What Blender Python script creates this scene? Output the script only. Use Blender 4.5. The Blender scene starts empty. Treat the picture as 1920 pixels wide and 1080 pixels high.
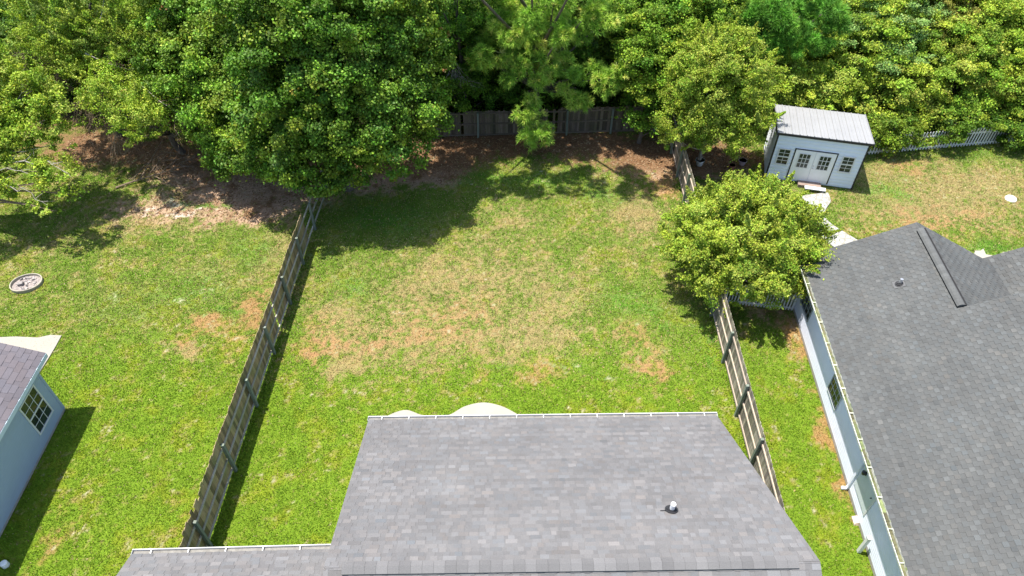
import bpy, math, random
import numpy as np
from mathutils import Vector

# ------------------------------------------------------------------ camera, light, exposure
sc = bpy.context.scene
COL = sc.collection
H = 22.0                      # drone height in metres
PITCH = math.radians(45.3)
FPX = 1336.0                  # focal length in pixels of a 1920 wide frame
CX, CY = 955.0, 540.0
cam_d = bpy.data.cameras.new('camera')
cam = bpy.data.objects.new('camera', cam_d)
COL.objects.link(cam)
cam.location = (0, 0, H)
cam.rotation_euler = (math.radians(90) - PITCH, 0, 0)
cam_d.sensor_width = 36.0
cam_d.lens = FPX / 1920 * 36.0
cam_d.shift_x = 5.0 / 1920
cam_d.clip_start = 0.1
cam_d.clip_end = 3000
sc.camera = cam
sc.render.resolution_x = 1024
sc.render.resolution_y = 576

SUN_DIR = Vector((0.25, -0.10, -1.0)).normalized()
w = bpy.data.worlds.new("World")
sc.world = w
w.use_nodes = True
nt = w.node_tree
bg = nt.nodes['Background']
sky = nt.nodes.new('ShaderNodeTexSky')
sky.sky_type = 'NISHITA'
sky.sun_disc = False
sky.sun_elevation = math.asin(-SUN_DIR.z)
sky.sun_rotation = math.atan2(-SUN_DIR.x, -SUN_DIR.y)
sky.air_density = 1.0
sky.dust_density = 1.2
nt.links.new(sky.outputs[0], bg.inputs[0])
bg.inputs[1].default_value = 0.15
sun_d = bpy.data.lights.new('sun', 'SUN')
sun_d.energy = 4.9
sun_d.angle = math.radians(0.5)
sun_d.color = (1.0, 0.955, 0.88)
sun = bpy.data.objects.new('sun', sun_d)
COL.objects.link(sun)
sun.rotation_euler = SUN_DIR.to_track_quat('-Z', 'Y').to_euler()
sun.location = (-20, 10, 60)
sc.view_settings.view_transform = 'Standard'
sc.view_settings.look = 'None'
sc.view_settings.gamma = 1.0
sc.view_settings.exposure = 0.92

rng = np.random.default_rng(11)
random.seed(5)

# ------------------------------------------------------------------ measuring
_F = np.array([0, math.cos(PITCH), -math.sin(PITCH)])
_U = np.array([0, math.sin(PITCH), math.cos(PITCH)])
_O = np.array([0, 0, H])
def ray(px, py):
    return _F + np.array([1.0, 0, 0]) * (px - CX) / FPX - _U * (py - CY) / FPX
def G(px, py, z=0.0):
    d = ray(px, py); return _O + d * (z - H) / d[2]
def Y(px, py, y):
    d = ray(px, py); return _O + d * y / d[1]

# ------------------------------------------------------------------ object helpers
ORG = {}
def link(o, parent=None, org=None):
    COL.objects.link(o)
    if parent is not None:
        o.parent = parent
        ORG[o.name] = ORG[parent.name]
    else:
        ORG[o.name] = np.array(org if org is not None else (0, 0, 0), float)
        o.location = ORG[o.name]
    return o
def tag(o, label=None, cat=None, group=None, kind=None):
    if label: o['label'] = label
    if cat: o['category'] = cat
    if group: o['group'] = group
    if kind: o['kind'] = kind
    return o
def thing(name, label, cat, loc, group=None):
    o = bpy.data.objects.new(name, None)
    o.empty_display_size = 0.3
    link(o, None, loc)
    return tag(o, label, cat, group)
def mesh_np(name, V, Fc, mat, parent=None, org=None, fcol=None, smooth=False):
    """V (n,3) world coordinates, Fc (m,k) faces"""
    origin = ORG[parent.name] if parent is not None else np.array(org if org is not None else (0, 0, 0), float)
    V = np.asarray(V, float) - origin
    m, k = Fc.shape
    me = bpy.data.meshes.new(name)
    me.vertices.add(len(V)); me.vertices.foreach_set('co', V.astype(np.float32).ravel())
    me.loops.add(m * k); me.loops.foreach_set('vertex_index', Fc.astype(np.int32).ravel())
    me.polygons.add(m); me.polygons.foreach_set('loop_start', np.arange(0, m * k, k, dtype=np.int32))
    if smooth: me.polygons.foreach_set('use_smooth', np.ones(m, bool))
    me.update(calc_edges=True)
    if fcol is not None:
        a = me.color_attributes.new('Col', 'FLOAT_COLOR', 'CORNER')
        c = np.ones((m, k, 4), np.float32); c[:, :, :3] = fcol[:, None, :]
        a.data.foreach_set('color', c.ravel())
    me.materials.append(mat)
    o = bpy.data.objects.new(name, me)
    return link(o, parent, org)

class MB:
    def __init__(s): s.v = []; s.f = []; s.c = []
    def add(s, vs, fs, col=(1, 1, 1)):
        n = len(s.v); s.v += [tuple(map(float, p)) for p in vs]
        s.f += [tuple(i + n for i in f) for f in fs]; s.c += [col] * len(fs)
        return s
    def hexa(s, p, col=(1, 1, 1)):      # 8 corners: bottom 4 ccw, top 4 ccw
        return s.add(p, [(3, 2, 1, 0), (4, 5, 6, 7), (0, 1, 5, 4), (1, 2, 6, 5), (2, 3, 7, 6), (3, 0, 4, 7)], col)
    def box(s, o, a, b, c, col=(1, 1, 1)):   # corner o and three edge vectors
        o, a, b, c = (np.array(q, float) for q in (o, a, b, c))
        return s.hexa([o, o + a, o + a + b, o + b, o + c, o + a + c, o + a + b + c, o + b + c], col)
    def cbox(s, ctr, a, b, c, col=(1, 1, 1)):
        a, b, c = (np.array(q, float) for q in (a, b, c))
        return s.box(np.array(ctr, float) - (a + b + c) / 2, a, b, c, col)
    def prism(s, poly, dz, col=(1, 1, 1)):  # polygon (ccw from above), extruded by vector dz
        n = len(poly); poly = [np.array(p, float) for p in poly]; dz = np.array(dz, float)
        vs = poly + [p + dz for p in poly]
        fs = [tuple(range(n - 1, -1, -1)), tuple(range(n, 2 * n))]
        fs += [(i, (i + 1) % n, n + (i + 1) % n, n + i) for i in range(n)]
        return s.add(vs, fs, col)
    def tube(s, pts, rad, n=7, col=(1, 1, 1), cap=True):
        pts = [np.array(p, float) for p in pts]
        if not hasattr(rad, '__len__'): rad = [rad] * len(pts)
        base = len(s.v); rings = []
        up = np.array([0.13, 0.31, 0.94])
        for i, p in enumerate(pts):
            d = pts[min(i + 1, len(pts) - 1)] - pts[max(i - 1, 0)]
            d = d / (np.linalg.norm(d) + 1e-9)
            a = np.cross(d, up)
            if np.linalg.norm(a) < .05: a = np.cross(d, (1, 0, 0))
            a /= np.linalg.norm(a); b = np.cross(d, a)
            rings.append([p + rad[i] * (math.cos(t) * a + math.sin(t) * b) for t in np.arange(n) * 2 * math.pi / n])
        vs = [q for r in rings for q in r]; fs = []
        for i in range(len(pts) - 1):
            for j in range(n):
                k = (j + 1) % n
                fs.append((i * n + j, i * n + k, (i + 1) * n + k, (i + 1) * n + j))
        if cap:
            fs.append(tuple(range(n))[::-1]); fs.append(tuple((len(pts) - 1) * n + j for j in range(n)))
        return s.add(vs, fs, col)
    def build(s, name, mat, parent=None, org=None, smooth=False, bevel=0):
        origin = ORG[parent.name] if parent is not None else np.array(org if org is not None else (0, 0, 0), float)
        me = bpy.data.meshes.new(name)
        me.from_pydata([tuple(np.array(p) - origin) for p in s.v], [], s.f)
        a = me.color_attributes.new('Col', 'FLOAT_COLOR', 'CORNER')
        cols = []
        for f, c in zip(s.f, s.c): cols += [c[0], c[1], c[2], 1.0] * len(f)
        a.data.foreach_set('color', cols)
        if smooth:
            for p in me.polygons: p.use_smooth = True
        me.materials.append(mat)
        o = bpy.data.objects.new(name, me)
        link(o, parent, org)
        if bevel:
            b = o.modifiers.new('bevel', 'BEVEL'); b.width = bevel; b.segments = 2; b.limit_method = 'ANGLE'
        return o

# ------------------------------------------------------------------ materials
def newmat(name):
    m = bpy.data.materials.new(name); m.use_nodes = True
    nt = m.node_tree; b = nt.nodes['Principled BSDF']
    return m, nt, b
def N(nt, t, **kw):
    n = nt.nodes.new(t)
    for k, v in kw.items(): setattr(n, k, v)
    return n
def mixc(nt, fac, a, b, mode='MIX'):
    n = nt.nodes.new('ShaderNodeMix'); n.data_type = 'RGBA'; n.blend_type = mode
    for s, v in ((n.inputs[0], fac), (n.inputs[6], a), (n.inputs[7], b)):
        if isinstance(v, (int, float)): s.default_value = v
        elif isinstance(v, tuple): s.default_value = (*v[:3], 1)
        else: nt.links.new(v, s)
    return n.outputs[2]
def ramp(nt, fac, lo, hi, a=(0, 0, 0), b=(1, 1, 1)):
    r = nt.nodes.new('ShaderNodeValToRGB')
    r.color_ramp.elements[0].position = lo; r.color_ramp.elements[1].position = hi
    r.color_ramp.elements[0].color = (*a, 1); r.color_ramp.elements[1].color = (*b, 1)
    nt.links.new(fac, r.inputs[0]); return r.outputs[0]
def noise(nt, scale, detail=4, rough=.6, vec=None, dist=0):
    n = nt.nodes.new('ShaderNodeTexNoise'); n.inputs['Scale'].default_value = scale
    n.inputs['Detail'].default_value = detail; n.inputs['Roughness'].default_value = rough
    n.inputs['Distortion'].default_value = dist
    if vec is None:
        t = nt.nodes.new('ShaderNodeNewGeometry'); vec = t.outputs['Position']
    nt.links.new(vec, n.inputs['Vector']); return n.outputs[0]
def scalevec(nt, sx, sy, sz, rot=0):
    t = nt.nodes.new('ShaderNodeNewGeometry'); mp = nt.nodes.new('ShaderNodeMapping')
    mp.inputs['Scale'].default_value = (sx, sy, sz); mp.inputs['Rotation'].default_value = (0, 0, rot)
    nt.links.new(t.outputs['Position'], mp.inputs[0]); return mp.outputs[0]
def bump(nt, b, h, strength=.4, dist=.01):
    bn = nt.nodes.new('ShaderNodeBump'); bn.inputs['Strength'].default_value = strength
    bn.inputs['Distance'].default_value = dist
    nt.links.new(h, bn.inputs['Height']); nt.links.new(bn.outputs[0], b.inputs['Normal'])
def simple(name, col, rough=.7, metal=0, var=.12, scale=3.0, spec=.5, dirt=None, bumps=0, bscale=60, use_attr=False):
    m, nt, b = newmat(name)
    c = tuple(col)
    n1 = noise(nt, scale, 6, .65)
    out = mixc(nt, ramp(nt, n1, .3, .7), tuple(x * (1 - var) for x in c), tuple(min(1, x * (1 + var)) for x in c))
    if dirt:
        n2 = noise(nt, dirt[1], 5, .7)
        out = mixc(nt, ramp(nt, n2, dirt[2], dirt[2] + .18), out, dirt[0])
    if use_attr:
        a = N(nt, 'ShaderNodeVertexColor', layer_name='Col')
        out = mixc(nt, 1.0, out, a.outputs[0], 'MULTIPLY')
    nt.links.new(out, b.inputs['Base Color'])
    b.inputs['Roughness'].default_value = rough; b.inputs['Metallic'].default_value = metal
    b.inputs['Specular IOR Level'].default_value = spec
    if bumps: bump(nt, b, noise(nt, bscale, 4, .7), bumps, .01)
    return m

def leaf_material(name, trans=.35, rough=.5, spec=.35):
    m, nt, b = newmat(name)
    a = N(nt, 'ShaderNodeVertexColor', layer_name='Col')
    nt.links.new(a.outputs[0], b.inputs['Base Color'])
    b.inputs['Roughness'].default_value = rough
    b.inputs['Specular IOR Level'].default_value = spec
    tr = N(nt, 'ShaderNodeBsdfTranslucent')
    tc = mixc(nt, 1.0, a.outputs[0], (1.0, 1.1, .5), 'MULTIPLY')
    nt.links.new(tc, tr.inputs[0])
    mx = N(nt, 'ShaderNodeMixShader'); mx.inputs[0].default_value = trans
    nt.links.new(b.outputs[0], mx.inputs[1]); nt.links.new(tr.outputs[0], mx.inputs[2])
    nt.links.new(mx.outputs[0], nt.nodes['Material Output'].inputs[0])
    return m
M_LEAF = leaf_material('leaf', .26, .6, .2)
M_GLOSSLEAF = leaf_material('glossy_leaf', .24, .58, .25)
M_NEEDLE = leaf_material('needle', .25, .6, .2)
M_BLADE = leaf_material('grass_blade', .3, .75, .08)

def bark_mat(name, a, b_, sc_=9):
    m, nt, b = newmat(name)
    n1 = noise(nt, sc_, 6, .7, scalevec(nt, 1, 1, .25))
    nt.links.new(mixc(nt, ramp(nt, n1, .35, .65), a, b_), b.inputs['Base Color'])
    b.inputs['Roughness'].default_value = .9
    bump(nt, b, n1, .8, .03); return m
M_BARK = bark_mat('bark', (.06, .05, .04), (.16, .13, .10))
M_GREYTWIG = bark_mat('grey_twig', (.22, .19, .16), (.42, .38, .33), 14)
M_BROWNTWIG = bark_mat('brown_twig', (.12, .08, .05), (.28, .21, .14), 14)

def shingle_mat(name, tone):
    m, nt, b = newmat(name)
    a = N(nt, 'ShaderNodeVertexColor', layer_name='Col')
    gran = noise(nt, 55, 3, .8)
    blot = noise(nt, .55, 5, .6)
    c = mixc(nt, 1.0, a.outputs[0], tone, 'MULTIPLY')
    c = mixc(nt, .55, c, ramp(nt, gran, .25, .75, (.55, .55, .55), (1.45, 1.45, 1.45)), 'MULTIPLY')
    c = mixc(nt, .8, c, ramp(nt, blot, .3, .7, (.82, .82, .83), (1.12, 1.12, 1.12)), 'MULTIPLY')
    nt.links.new(c, b.inputs['Base Color'])
    b.inputs['Roughness'].default_value = .85; b.inputs['Specular IOR Level'].default_value = .35
    bump(nt, b, gran, .5, .004)
    return m
M_SH_OURS = shingle_mat('light_grey_shingle', (.148, .143, .141))
M_SH_RIGHT = shingle_mat('weathered_grey_shingle', (.090, .092, .088))
M_SH_LEFT = shingle_mat('purple_grey_shingle', (.125, .112, .122))
M_WHITE = simple('white_painted_metal', (.62, .61, .59), .45, var=.03, dirt=((.55, .54, .48), 6, .66))
M_WHITE_TRIM = simple('white_vinyl_trim', (.66, .66, .64), .5, var=.03)
M_MOSSY = simple('mossy_gutter', (.60, .60, .52), .7, var=.15, dirt=((.25, .33, .08), 5, .50))
M_BLUE_SIDING = simple('blue_grey_siding', (.32, .40, .50), .6, var=.04, scale=2)
M_PALE_SIDING = simple('pale_siding', (.78, .81, .92), .55, var=.04, scale=1.5)
M_SHED_SIDING = simple('shed_siding', (.74, .78, .83), .6, var=.05, scale=1.5, dirt=((.45, .5, .42), 2.2, .66))
M_BLACK = simple('black_trim', (.018, .018, .02), .5, var=.1)
M_GAP_SHADE = simple('gap_shade_black', (.012, .012, .012), .9)
M_CONCRETE = simple('pale_concrete', (.31, .285, .24), .85, var=.06, scale=1.2, dirt=((.31, .28, .23), 1.6, .60), bumps=.25, bscale=40)
M_CONC_DARK = simple('weathered_concrete', (.36, .33, .29), .9, var=.25, scale=9, bumps=.6, bscale=30)
M_METALROOF = simple('galvanised_roof', (.30, .30, .30), .5, metal=.15, var=.06, scale=1.0, dirt=((.19, .18, .17), 2.5, .64))
M_PIPE = simple('white_plastic_pipe', (.82, .82, .80), .4, var=.03)
M_RUBBER = simple('black_rubber', (.02, .02, .022), .6)
M_GALV = simple('galvanised_pipe', (.5, .5, .5), .35, metal=.6, var=.1)
M_DOOR = simple('white_door', (.80, .80, .79), .5, var=.05, dirt=((.5, .44, .33), 3, .68))
M_GREEN_DOOR = simple('grey_green_door', (.58, .64, .66), .5, var=.04)
def wood_mat(name, a, b_, moss):
    m, nt, b = newmat(name)
    g = noise(nt, 14, 6, .7, scalevec(nt, 3.0, 3.0, .18))
    s = noise(nt, 1.7, 4, .6)
    c = mixc(nt, ramp(nt, g, .32, .68), a, b_)
    c = mixc(nt, ramp(nt, s, .42, .68), c, moss)
    at = N(nt, 'ShaderNodeVertexColor', layer_name='Col')
    c = mixc(nt, 1.0, c, at.outputs[0], 'MULTIPLY')
    nt.links.new(c, b.inputs['Base Color'])
    b.inputs['Roughness'].default_value = .9; b.inputs['Specular IOR Level'].default_value = .2
    bump(nt, b, g, .5, .01); return m
M_WOOD = wood_mat('mossy_weathered_wood', (.17, .12, .065), (.40, .30, .18), (.20, .19, .08))
M_WOOD_R = wood_mat('grey_weathered_wood', (.17, .145, .115), (.33, .29, .24), (.20, .19, .13))
M_WOOD_B = wood_mat('shade_darkened_weathered_wood', (.090, .068, .050), (.18, .145, .115), (.11, .10, .06))  # weathered wood, its colour darkened further for the deep shade at the back fence
M_RAIL = wood_mat('grey_rail_wood', (.26, .24, .19), (.55, .50, .42), (.30, .30, .20))
M_RAIL_R = wood_mat('tan_rail_wood', (.34, .27, .21), (.50, .41, .33), (.40, .34, .26))
M_POST = wood_mat('green_treated_post', (.12, .14, .11), (.24, .26, .21), (.15, .19, .14))
m, nt, b = newmat('window_glass')
nt.links.new(mixc(nt, ramp(nt, noise(nt, 1.3, 3), .4, .6), (.012, .016, .016), (.03, .045, .038)), b.inputs['Base Color'])
b.inputs['Roughness'].default_value = .08; b.inputs['Specular IOR Level'].default_value = .5
M_GLASS = m

# ------------------------------------------------------------------ value noise in numpy
_lat = rng.random((256, 256))
def vnoise(x, y):
    xi = np.floor(x).astype(int); yi = np.floor(y).astype(int)
    fx = x - xi; fy = y - yi; fx = fx * fx * (3 - 2 * fx); fy = fy * fy * (3 - 2 * fy)
    a = _lat[xi & 255, yi & 255]; b = _lat[(xi + 1) & 255, yi & 255]
    c = _lat[xi & 255, (yi + 1) & 255]; d = _lat[(xi + 1) & 255, (yi + 1) & 255]
    return (a * (1 - fx) + b * fx) * (1 - fy) + (c * (1 - fx) + d * fx) * fy
def fbm(x, y, f, oct=4, seed=0):
    t = 0; amp = 1; tot = 0
    for i in range(oct):
        t = t + amp * vnoise(x * f + 17.3 * seed + 5 * i, y * f + 31.7 * seed + 9 * i); tot += amp; amp *= .55; f *= 2.1
    return t / tot
def sstep(a, b, x):
    t = np.clip((x - a) / (b - a), 0, 1); return t * t * (3 - 2 * t)

# patches of the ground, measured on the place: (x, y, rx, ry, strength)
def gp(px, py, rx, ry, s=1.0):
    p = G(px, py); return (p[0], p[1], rx, ry, s)
DRY = [gp(840, 620, 4.4, 2.6, .52), gp(700, 660, 3.2, 1.5, .6), gp(930, 500, 3.2, 2.4, .50), gp(1060, 560, 2.0, 2.0, .3), gp(1195, 400, 1.4, 2.1, .85), gp(1010, 640, 2.2, 1.2, .62),
       gp(960, 410, 1.6, 1.2, .45), gp(790, 530, 2.0, 1.4, .4), gp(620, 600, 1.3, 1.6, .45), gp(345, 655, .7, .5, .8), gp(1220, 690, 1.3, 1.0, .4), gp(460, 360, 1.6, 1.0, .7),
       gp(300, 420, 3.2, .9, .8), gp(520, 470, .7, 2.0, .6), gp(1780, 370, 5.5, 2.6, .6), gp(1720, 400, 3, 1.2, .5), gp(1650, 320, 1.2, 1.2, .4), gp(640, 700, .8, .4, .7),
       gp(90, 460, 2.0, .8, .25), gp(1850, 330, 3.0, 1.5, .5), gp(1210, 650, 1.2, 1.8, .3), gp(400, 520, 1.6, 1.0, .3)]
RED = [gp(470, 590, .9, 1.5, .8), gp(385, 610, .6, .6, .8), gp(345, 640, .5, .4, .5), gp(1190, 620, 1.0, 1.6, .45), gp(1240, 700, .9, .8, .6), gp(580, 640, 1.0, 1.4, .45),
       gp(1490, 625, .7, .9, 1.0), gp(1545, 790, .35, 2.0, .75), gp(1582, 890, .3, 1.6, .8), gp(1740, 420, 3.5, 1.5, .42), gp(1690, 310, 1.4, .8, .5), gp(1246, 345, .9, 1.4, .9),
       gp(700, 640, 2.5, 1.0, .35), gp(350, 975, .5, 1.2, .15), gp(90, 1020, .6, 1.5, .30), gp(1000, 700, 2.5, .5, .35), gp(860, 600, 2.4, 1.5, .30)]
STRAW = [gp(300, 290, 5.5, 2.0, 1.0), gp(150, 265, 3.2, 1.8, .9), gp(340, 392, 4.4, 1.3, .95), gp(430, 330, 3.5, 2.0, 1.0), gp(560, 340, 4, 2.2, .9), gp(800, 280, 4.5, 2.0, 1.05),
         gp(1000, 262, 5, 1.6, 1.1), gp(1180, 290, 3.2, 2.4, 1.0), gp(830, 320, 1.8, 1.2, .7), gp(700, 330, 3.5, 1.2, .85), gp(1330, 300, 3.2, 1.8, 1.2), gp(1450, 590, 1.6, .8, .8), gp(500, 400, 1.2, .8, .6)]
SAND = [gp(345, 405, .7, .28, 1.3), gp(372, 395, .6, .3, .7), gp(285, 405, .5, .3, .7), gp(335, 385, .8, .35, .8), gp(410, 392, .5, .22, .6), gp(282, 392, .3, .3, .8)]
WEED = [gp(720, 400, 3.0, 1.4, .7), gp(660, 545, 1.0, .7, .7), gp(610, 480, 1.2, .9, .5), gp(1170, 560, 1.6, 1.0, .7), gp(1230, 600, 1.2, 1.4, .5), gp(1130, 365, 1.2, .8, .7), gp(1195, 450, .5, .3, .6),
        gp(410, 590, .5, .4, .9), gp(440, 600, .4, .4, .9), gp(380, 540, 1.5, 1.0, .5), gp(1670, 360, 1.2, .9, .9), gp(1880, 470, 1.6, .7, 1.1), gp(1655, 420, .6, .4, .8), gp(490, 480, 1.0, 1.0, .5),
        gp(1000, 340, 3.0, .9, .7), gp(900, 330, 1.5, .8, .5), gp(330, 380, 1.5, .8, .55), gp(400, 385, 1.2, .5, .6), gp(1100, 690, 1.2, .5, .5), gp(950, 690, .6, .3, .6), gp(700, 425, 2.0, .8, .5),
        gp(450, 450, 1.5, 1.3, .4), gp(260, 560, 2.5, 1.2, .3), gp(1330, 640, .7, 1.6, .5), gp(1820, 290, 3.0, .6, .6), gp(1640, 290, 1.2, 1.2, .6), gp(210, 310, 2.0, .9, .4)]
def field(L, x, y, soft=1.0):
    t = np.zeros_like(x)
    wx = x + (fbm(x, y, .9, 3, 3) - .5) * 1.6; wy = y + (fbm(x, y, .9, 3, 7) - .5) * 1.6
    for (cx, cy, rx, ry, s) in L:
        q = ((wx - cx) / rx) ** 2 + ((wy - cy) / ry) ** 2
        t = t + s * np.exp(-q * 1.1)
    return t
def ground_colour(x, y):
    """natural colour of turf and soil, and how much of it is grass"""
    n1 = fbm(x, y, .35, 4, 1); n2 = fbm(x, y, 1.4, 4, 2); n3 = fbm(x, y, 5.0, 4, 5); n4 = fbm(x, y, 12.0, 3, 8)
    far = sstep(15.5, 21.5, y + 1.5 * (n1 - .5))
    lush = np.stack([.158 + 0 * x, .252 + 0 * x, .020 + 0 * x], -1)
    olive = np.stack([.160 + 0 * x, .235 + 0 * x, .034 + 0 * x], -1)
    col = lush * (1 - far[..., None]) + olive * far[..., None]
    yel = sstep(.50, .72, n2) * .55
    col = col * (1 - yel[..., None]) + np.array([.215, .255, .018]) * yel[..., None]
    drk = sstep(.52, .30, n2) * (.18 + .24 * far)
    col = col * (1 - drk[..., None]) + np.array([.095, .190, .012]) * drk[..., None]
    brk = (n3 - .5) * 1.6 + (n4 - .5) * 1.2 + (n2 - .5) * .8
    d = sstep(.30 - .25 * far, 1.0, field(DRY, x, y) * .95 + brk * 1.0 + far * .14) * .76
    col = col * (1 - d[..., None] * .82) + np.array([.37, .250, .145]) * d[..., None] * .82
    r = sstep(.12, .85, field(RED, x, y) * 1.15 + brk * .8)
    col = col * (1 - r[..., None] * .8) + np.array([.36, .195, .095]) * r[..., None] * .8
    s = sstep(.22, .98, field(STRAW, x, y) + brk * .62)
    s = np.maximum(s, sstep(33.6, 35.2, y + 2 * (n1 - .5)))
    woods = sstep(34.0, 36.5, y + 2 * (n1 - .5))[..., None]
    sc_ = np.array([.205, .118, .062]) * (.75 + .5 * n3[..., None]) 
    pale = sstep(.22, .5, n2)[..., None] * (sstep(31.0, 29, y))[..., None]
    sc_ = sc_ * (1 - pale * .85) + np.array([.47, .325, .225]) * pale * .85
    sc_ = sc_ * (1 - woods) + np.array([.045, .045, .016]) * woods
    wd = field(WEED, x, y)
    s2 = s * (1 - .85 * sstep(.35, .7, wd + brk * .5))
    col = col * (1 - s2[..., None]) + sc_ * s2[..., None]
    wv = sstep(.30, .62, wd * .8 + brk * .75) * (1 - .6 * s2)
    col = col * (1 - wv[..., None] * .7) + np.array([.090, .230, .022]) * wv[..., None] * .7
    sa = sstep(.35, 1.05, field(SAND, x, y) * .9 + brk * .8) * .8
    col = col * (1 - sa[..., None]) + np.array([.56, .50, .43]) * sa[..., None]
    col = col * (1 + (.10 + .28 * far[..., None]) * (n4[..., None] - .5))
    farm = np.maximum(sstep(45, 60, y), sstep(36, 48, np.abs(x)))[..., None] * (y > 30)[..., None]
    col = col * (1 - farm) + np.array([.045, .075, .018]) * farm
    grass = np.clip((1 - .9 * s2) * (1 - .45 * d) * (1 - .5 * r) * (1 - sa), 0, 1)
    return np.clip(col, .01, .8), grass, s2

# ------------------------------------------------------------------ ground sheet
fine_x = np.arange(-29, 29.01, .085); fine_y = np.arange(6, 37.01, .085)
out = np.array([1, 3, 6, 12, 25, 60, 150, 400, 900])
gx = np.concatenate([fine_x[0] - out[::-1], fine_x, fine_x[-1] + out])
gy = np.concatenate([fine_y[0] - out[::-1], fine_y, fine_y[-1] + out])
XX, YY = np.meshgrid(gx, gy, indexing='ij')
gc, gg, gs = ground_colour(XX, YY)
zz = (fbm(XX, YY, .5, 3, 12) - .5) * .05 + (fbm(XX, YY, 6, 3, 13) - .5) * .035 * (gg + .4)
zz = np.where((XX > -29) & (XX < 29) & (YY > 6) & (YY < 37), zz, 0) - .02
Vg = np.stack([XX, YY, zz], -1).reshape(-1, 3)
nx, ny = XX.shape
ii, jj = np.meshgrid(np.arange(nx - 1), np.arange(ny - 1), indexing='ij')
q = (ii * ny + jj).ravel()
Fg = np.stack([q, q + ny, q + ny + 1, q + 1], -1)
m, nt, b = newmat('ground_turf_and_soil')
a = N(nt, 'ShaderNodeVertexColor', layer_name='Col')
f1 = noise(nt, 38, 5, .75)
f2 = noise(nt, 9, 4, .7)
c = mixc(nt, .9, a.outputs[0], ramp(nt, f1, .3, .72, (.38, .38, .38), (1.55, 1.5, 1.45)), 'MULTIPLY')
c = mixc(nt, .5, c, ramp(nt, f2, .3, .7, (.7, .7, .7), (1.3, 1.3, 1.3)), 'MULTIPLY')
nt.links.new(c, b.inputs['Base Color']); b.inputs['Roughness'].default_value = .95; b.inputs['Specular IOR Level'].default_value = .1
bump(nt, b, f1, .9, .05)
me = bpy.data.meshes.new('ground')
me.vertices.add(len(Vg)); me.vertices.foreach_set('co', Vg.astype(np.float32).ravel())
me.loops.add(len(Fg) * 4); me.loops.foreach_set('vertex_index', Fg.astype(np.int32).ravel())
me.polygons.add(len(Fg)); me.polygons.foreach_set('loop_start', np.arange(0, len(Fg) * 4, 4, dtype=np.int32))
me.polygons.foreach_set('use_smooth', np.ones(len(Fg), bool))
me.update(calc_edges=True)
ca = me.color_attributes.new('Col', 'FLOAT_COLOR', 'POINT')
cc = np.ones((len(Vg), 4), np.float32); cc[:, :3] = gc.reshape(-1, 3)
ca.data.foreach_set('color', cc.ravel())
me.materials.append(m)
ground = link(bpy.data.objects.new('ground', me)); ground['kind'] = 'structure'

# ------------------------------------------------------------------ paths and slabs
def slab(name, poly, z0, z1, mat):
    o = MB().prism([(p[0], p[1], z0) for p in poly], (0, 0, z1 - z0)).build(name, mat)
    o['kind'] = 'structure'; return o
def smooth_poly(pts, n=8):
    out = []
    P = [np.array(p[:2], float) for p in pts]
    for i in range(len(P) - 1):
        p0 = P[max(i - 1, 0)]; p1 = P[i]; p2 = P[i + 1]; p3 = P[min(i + 2, len(P) - 1)]
        for t in np.arange(n) / n:
            out.append(.5 * ((2 * p1) + (-p0 + p2) * t + (2 * p0 - 5 * p1 + 4 * p2 - p3) * t * t + (-p0 + 3 * p1 - 3 * p2 + p3) * t ** 3))
    out.append(P[-1]); return out
edge = smooth_poly([G(715, 792), G(733, 778), G(762, 770), G(790, 779), G(822, 783), G(845, 778), G(872, 763), G(905, 756), G(935, 761), G(960, 772), G(985, 788)])
poly = [tuple(p) for p in edge] + [(1.0, 13.0), (-5.0, 13.0)]
patio = slab('curved_patio', poly[::-1], -.1, .045, M_CONCRETE)
pl_ = [G(-60, 636), G(30, 632), G(72, 634), G(95, 629), G(116, 630), G(104, 652), G(92, 672), G(74, 700), G(60, 720), G(-60, 700)]
slab('side_patio', [tuple(p[:2]) for p in pl_][::-1], -.1, .04, M_CONCRETE)
slab('back_patio', [tuple(G(*q)[:2]) for q in [(1828, 471), (1838, 471), (1843, 467), (1848, 478), (1872, 482), (1880, 474), (1888, 473), (1896, 485), (1900, 520), (1810, 520)]][::-1], -.1, .04, M_CONCRETE)
# stepping-stone walk from the shed to the neighbour's house
m, nt, b = newmat('pale_stone_walk')
vo = N(nt, 'ShaderNodeTexVoronoi', feature='DISTANCE_TO_EDGE'); vo.inputs['Scale'].default_value = 3.6
ge = N(nt, 'ShaderNodeNewGeometry'); nt.links.new(ge.outputs['Position'], vo.inputs['Vector'])
joint = ramp(nt, vo.outputs['Distance'], .03, .09)
c = mixc(nt, ramp(nt, noise(nt, 4, 4), .3, .7), (.28, .27, .25), (.42, .41, .39))
c = mixc(nt, joint, (.24, .23, .18), c)
nt.links.new(c, b.inputs['Base Color']); b.inputs['Roughness'].default_value = .9
bump(nt, b, joint, .5, .02)
M_WALK = m
right_e = smooth_poly([G(1552, 362), G(1557, 378), G(1550, 390), G(1545, 402), G(1553, 416), G(1572, 430), G(1600, 447), G(1640, 470)])
left_e = smooth_poly([G(1600, 490), G(1555, 458), G(1535, 440), G(1532, 418), G(1534, 405), G(1520, 392), G(1490, 378), G(1500, 368)])
slab('stone_path', [tuple(p) for p in (right_e + left_e)][::-1], -.1, .05, M_WALK)

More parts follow.
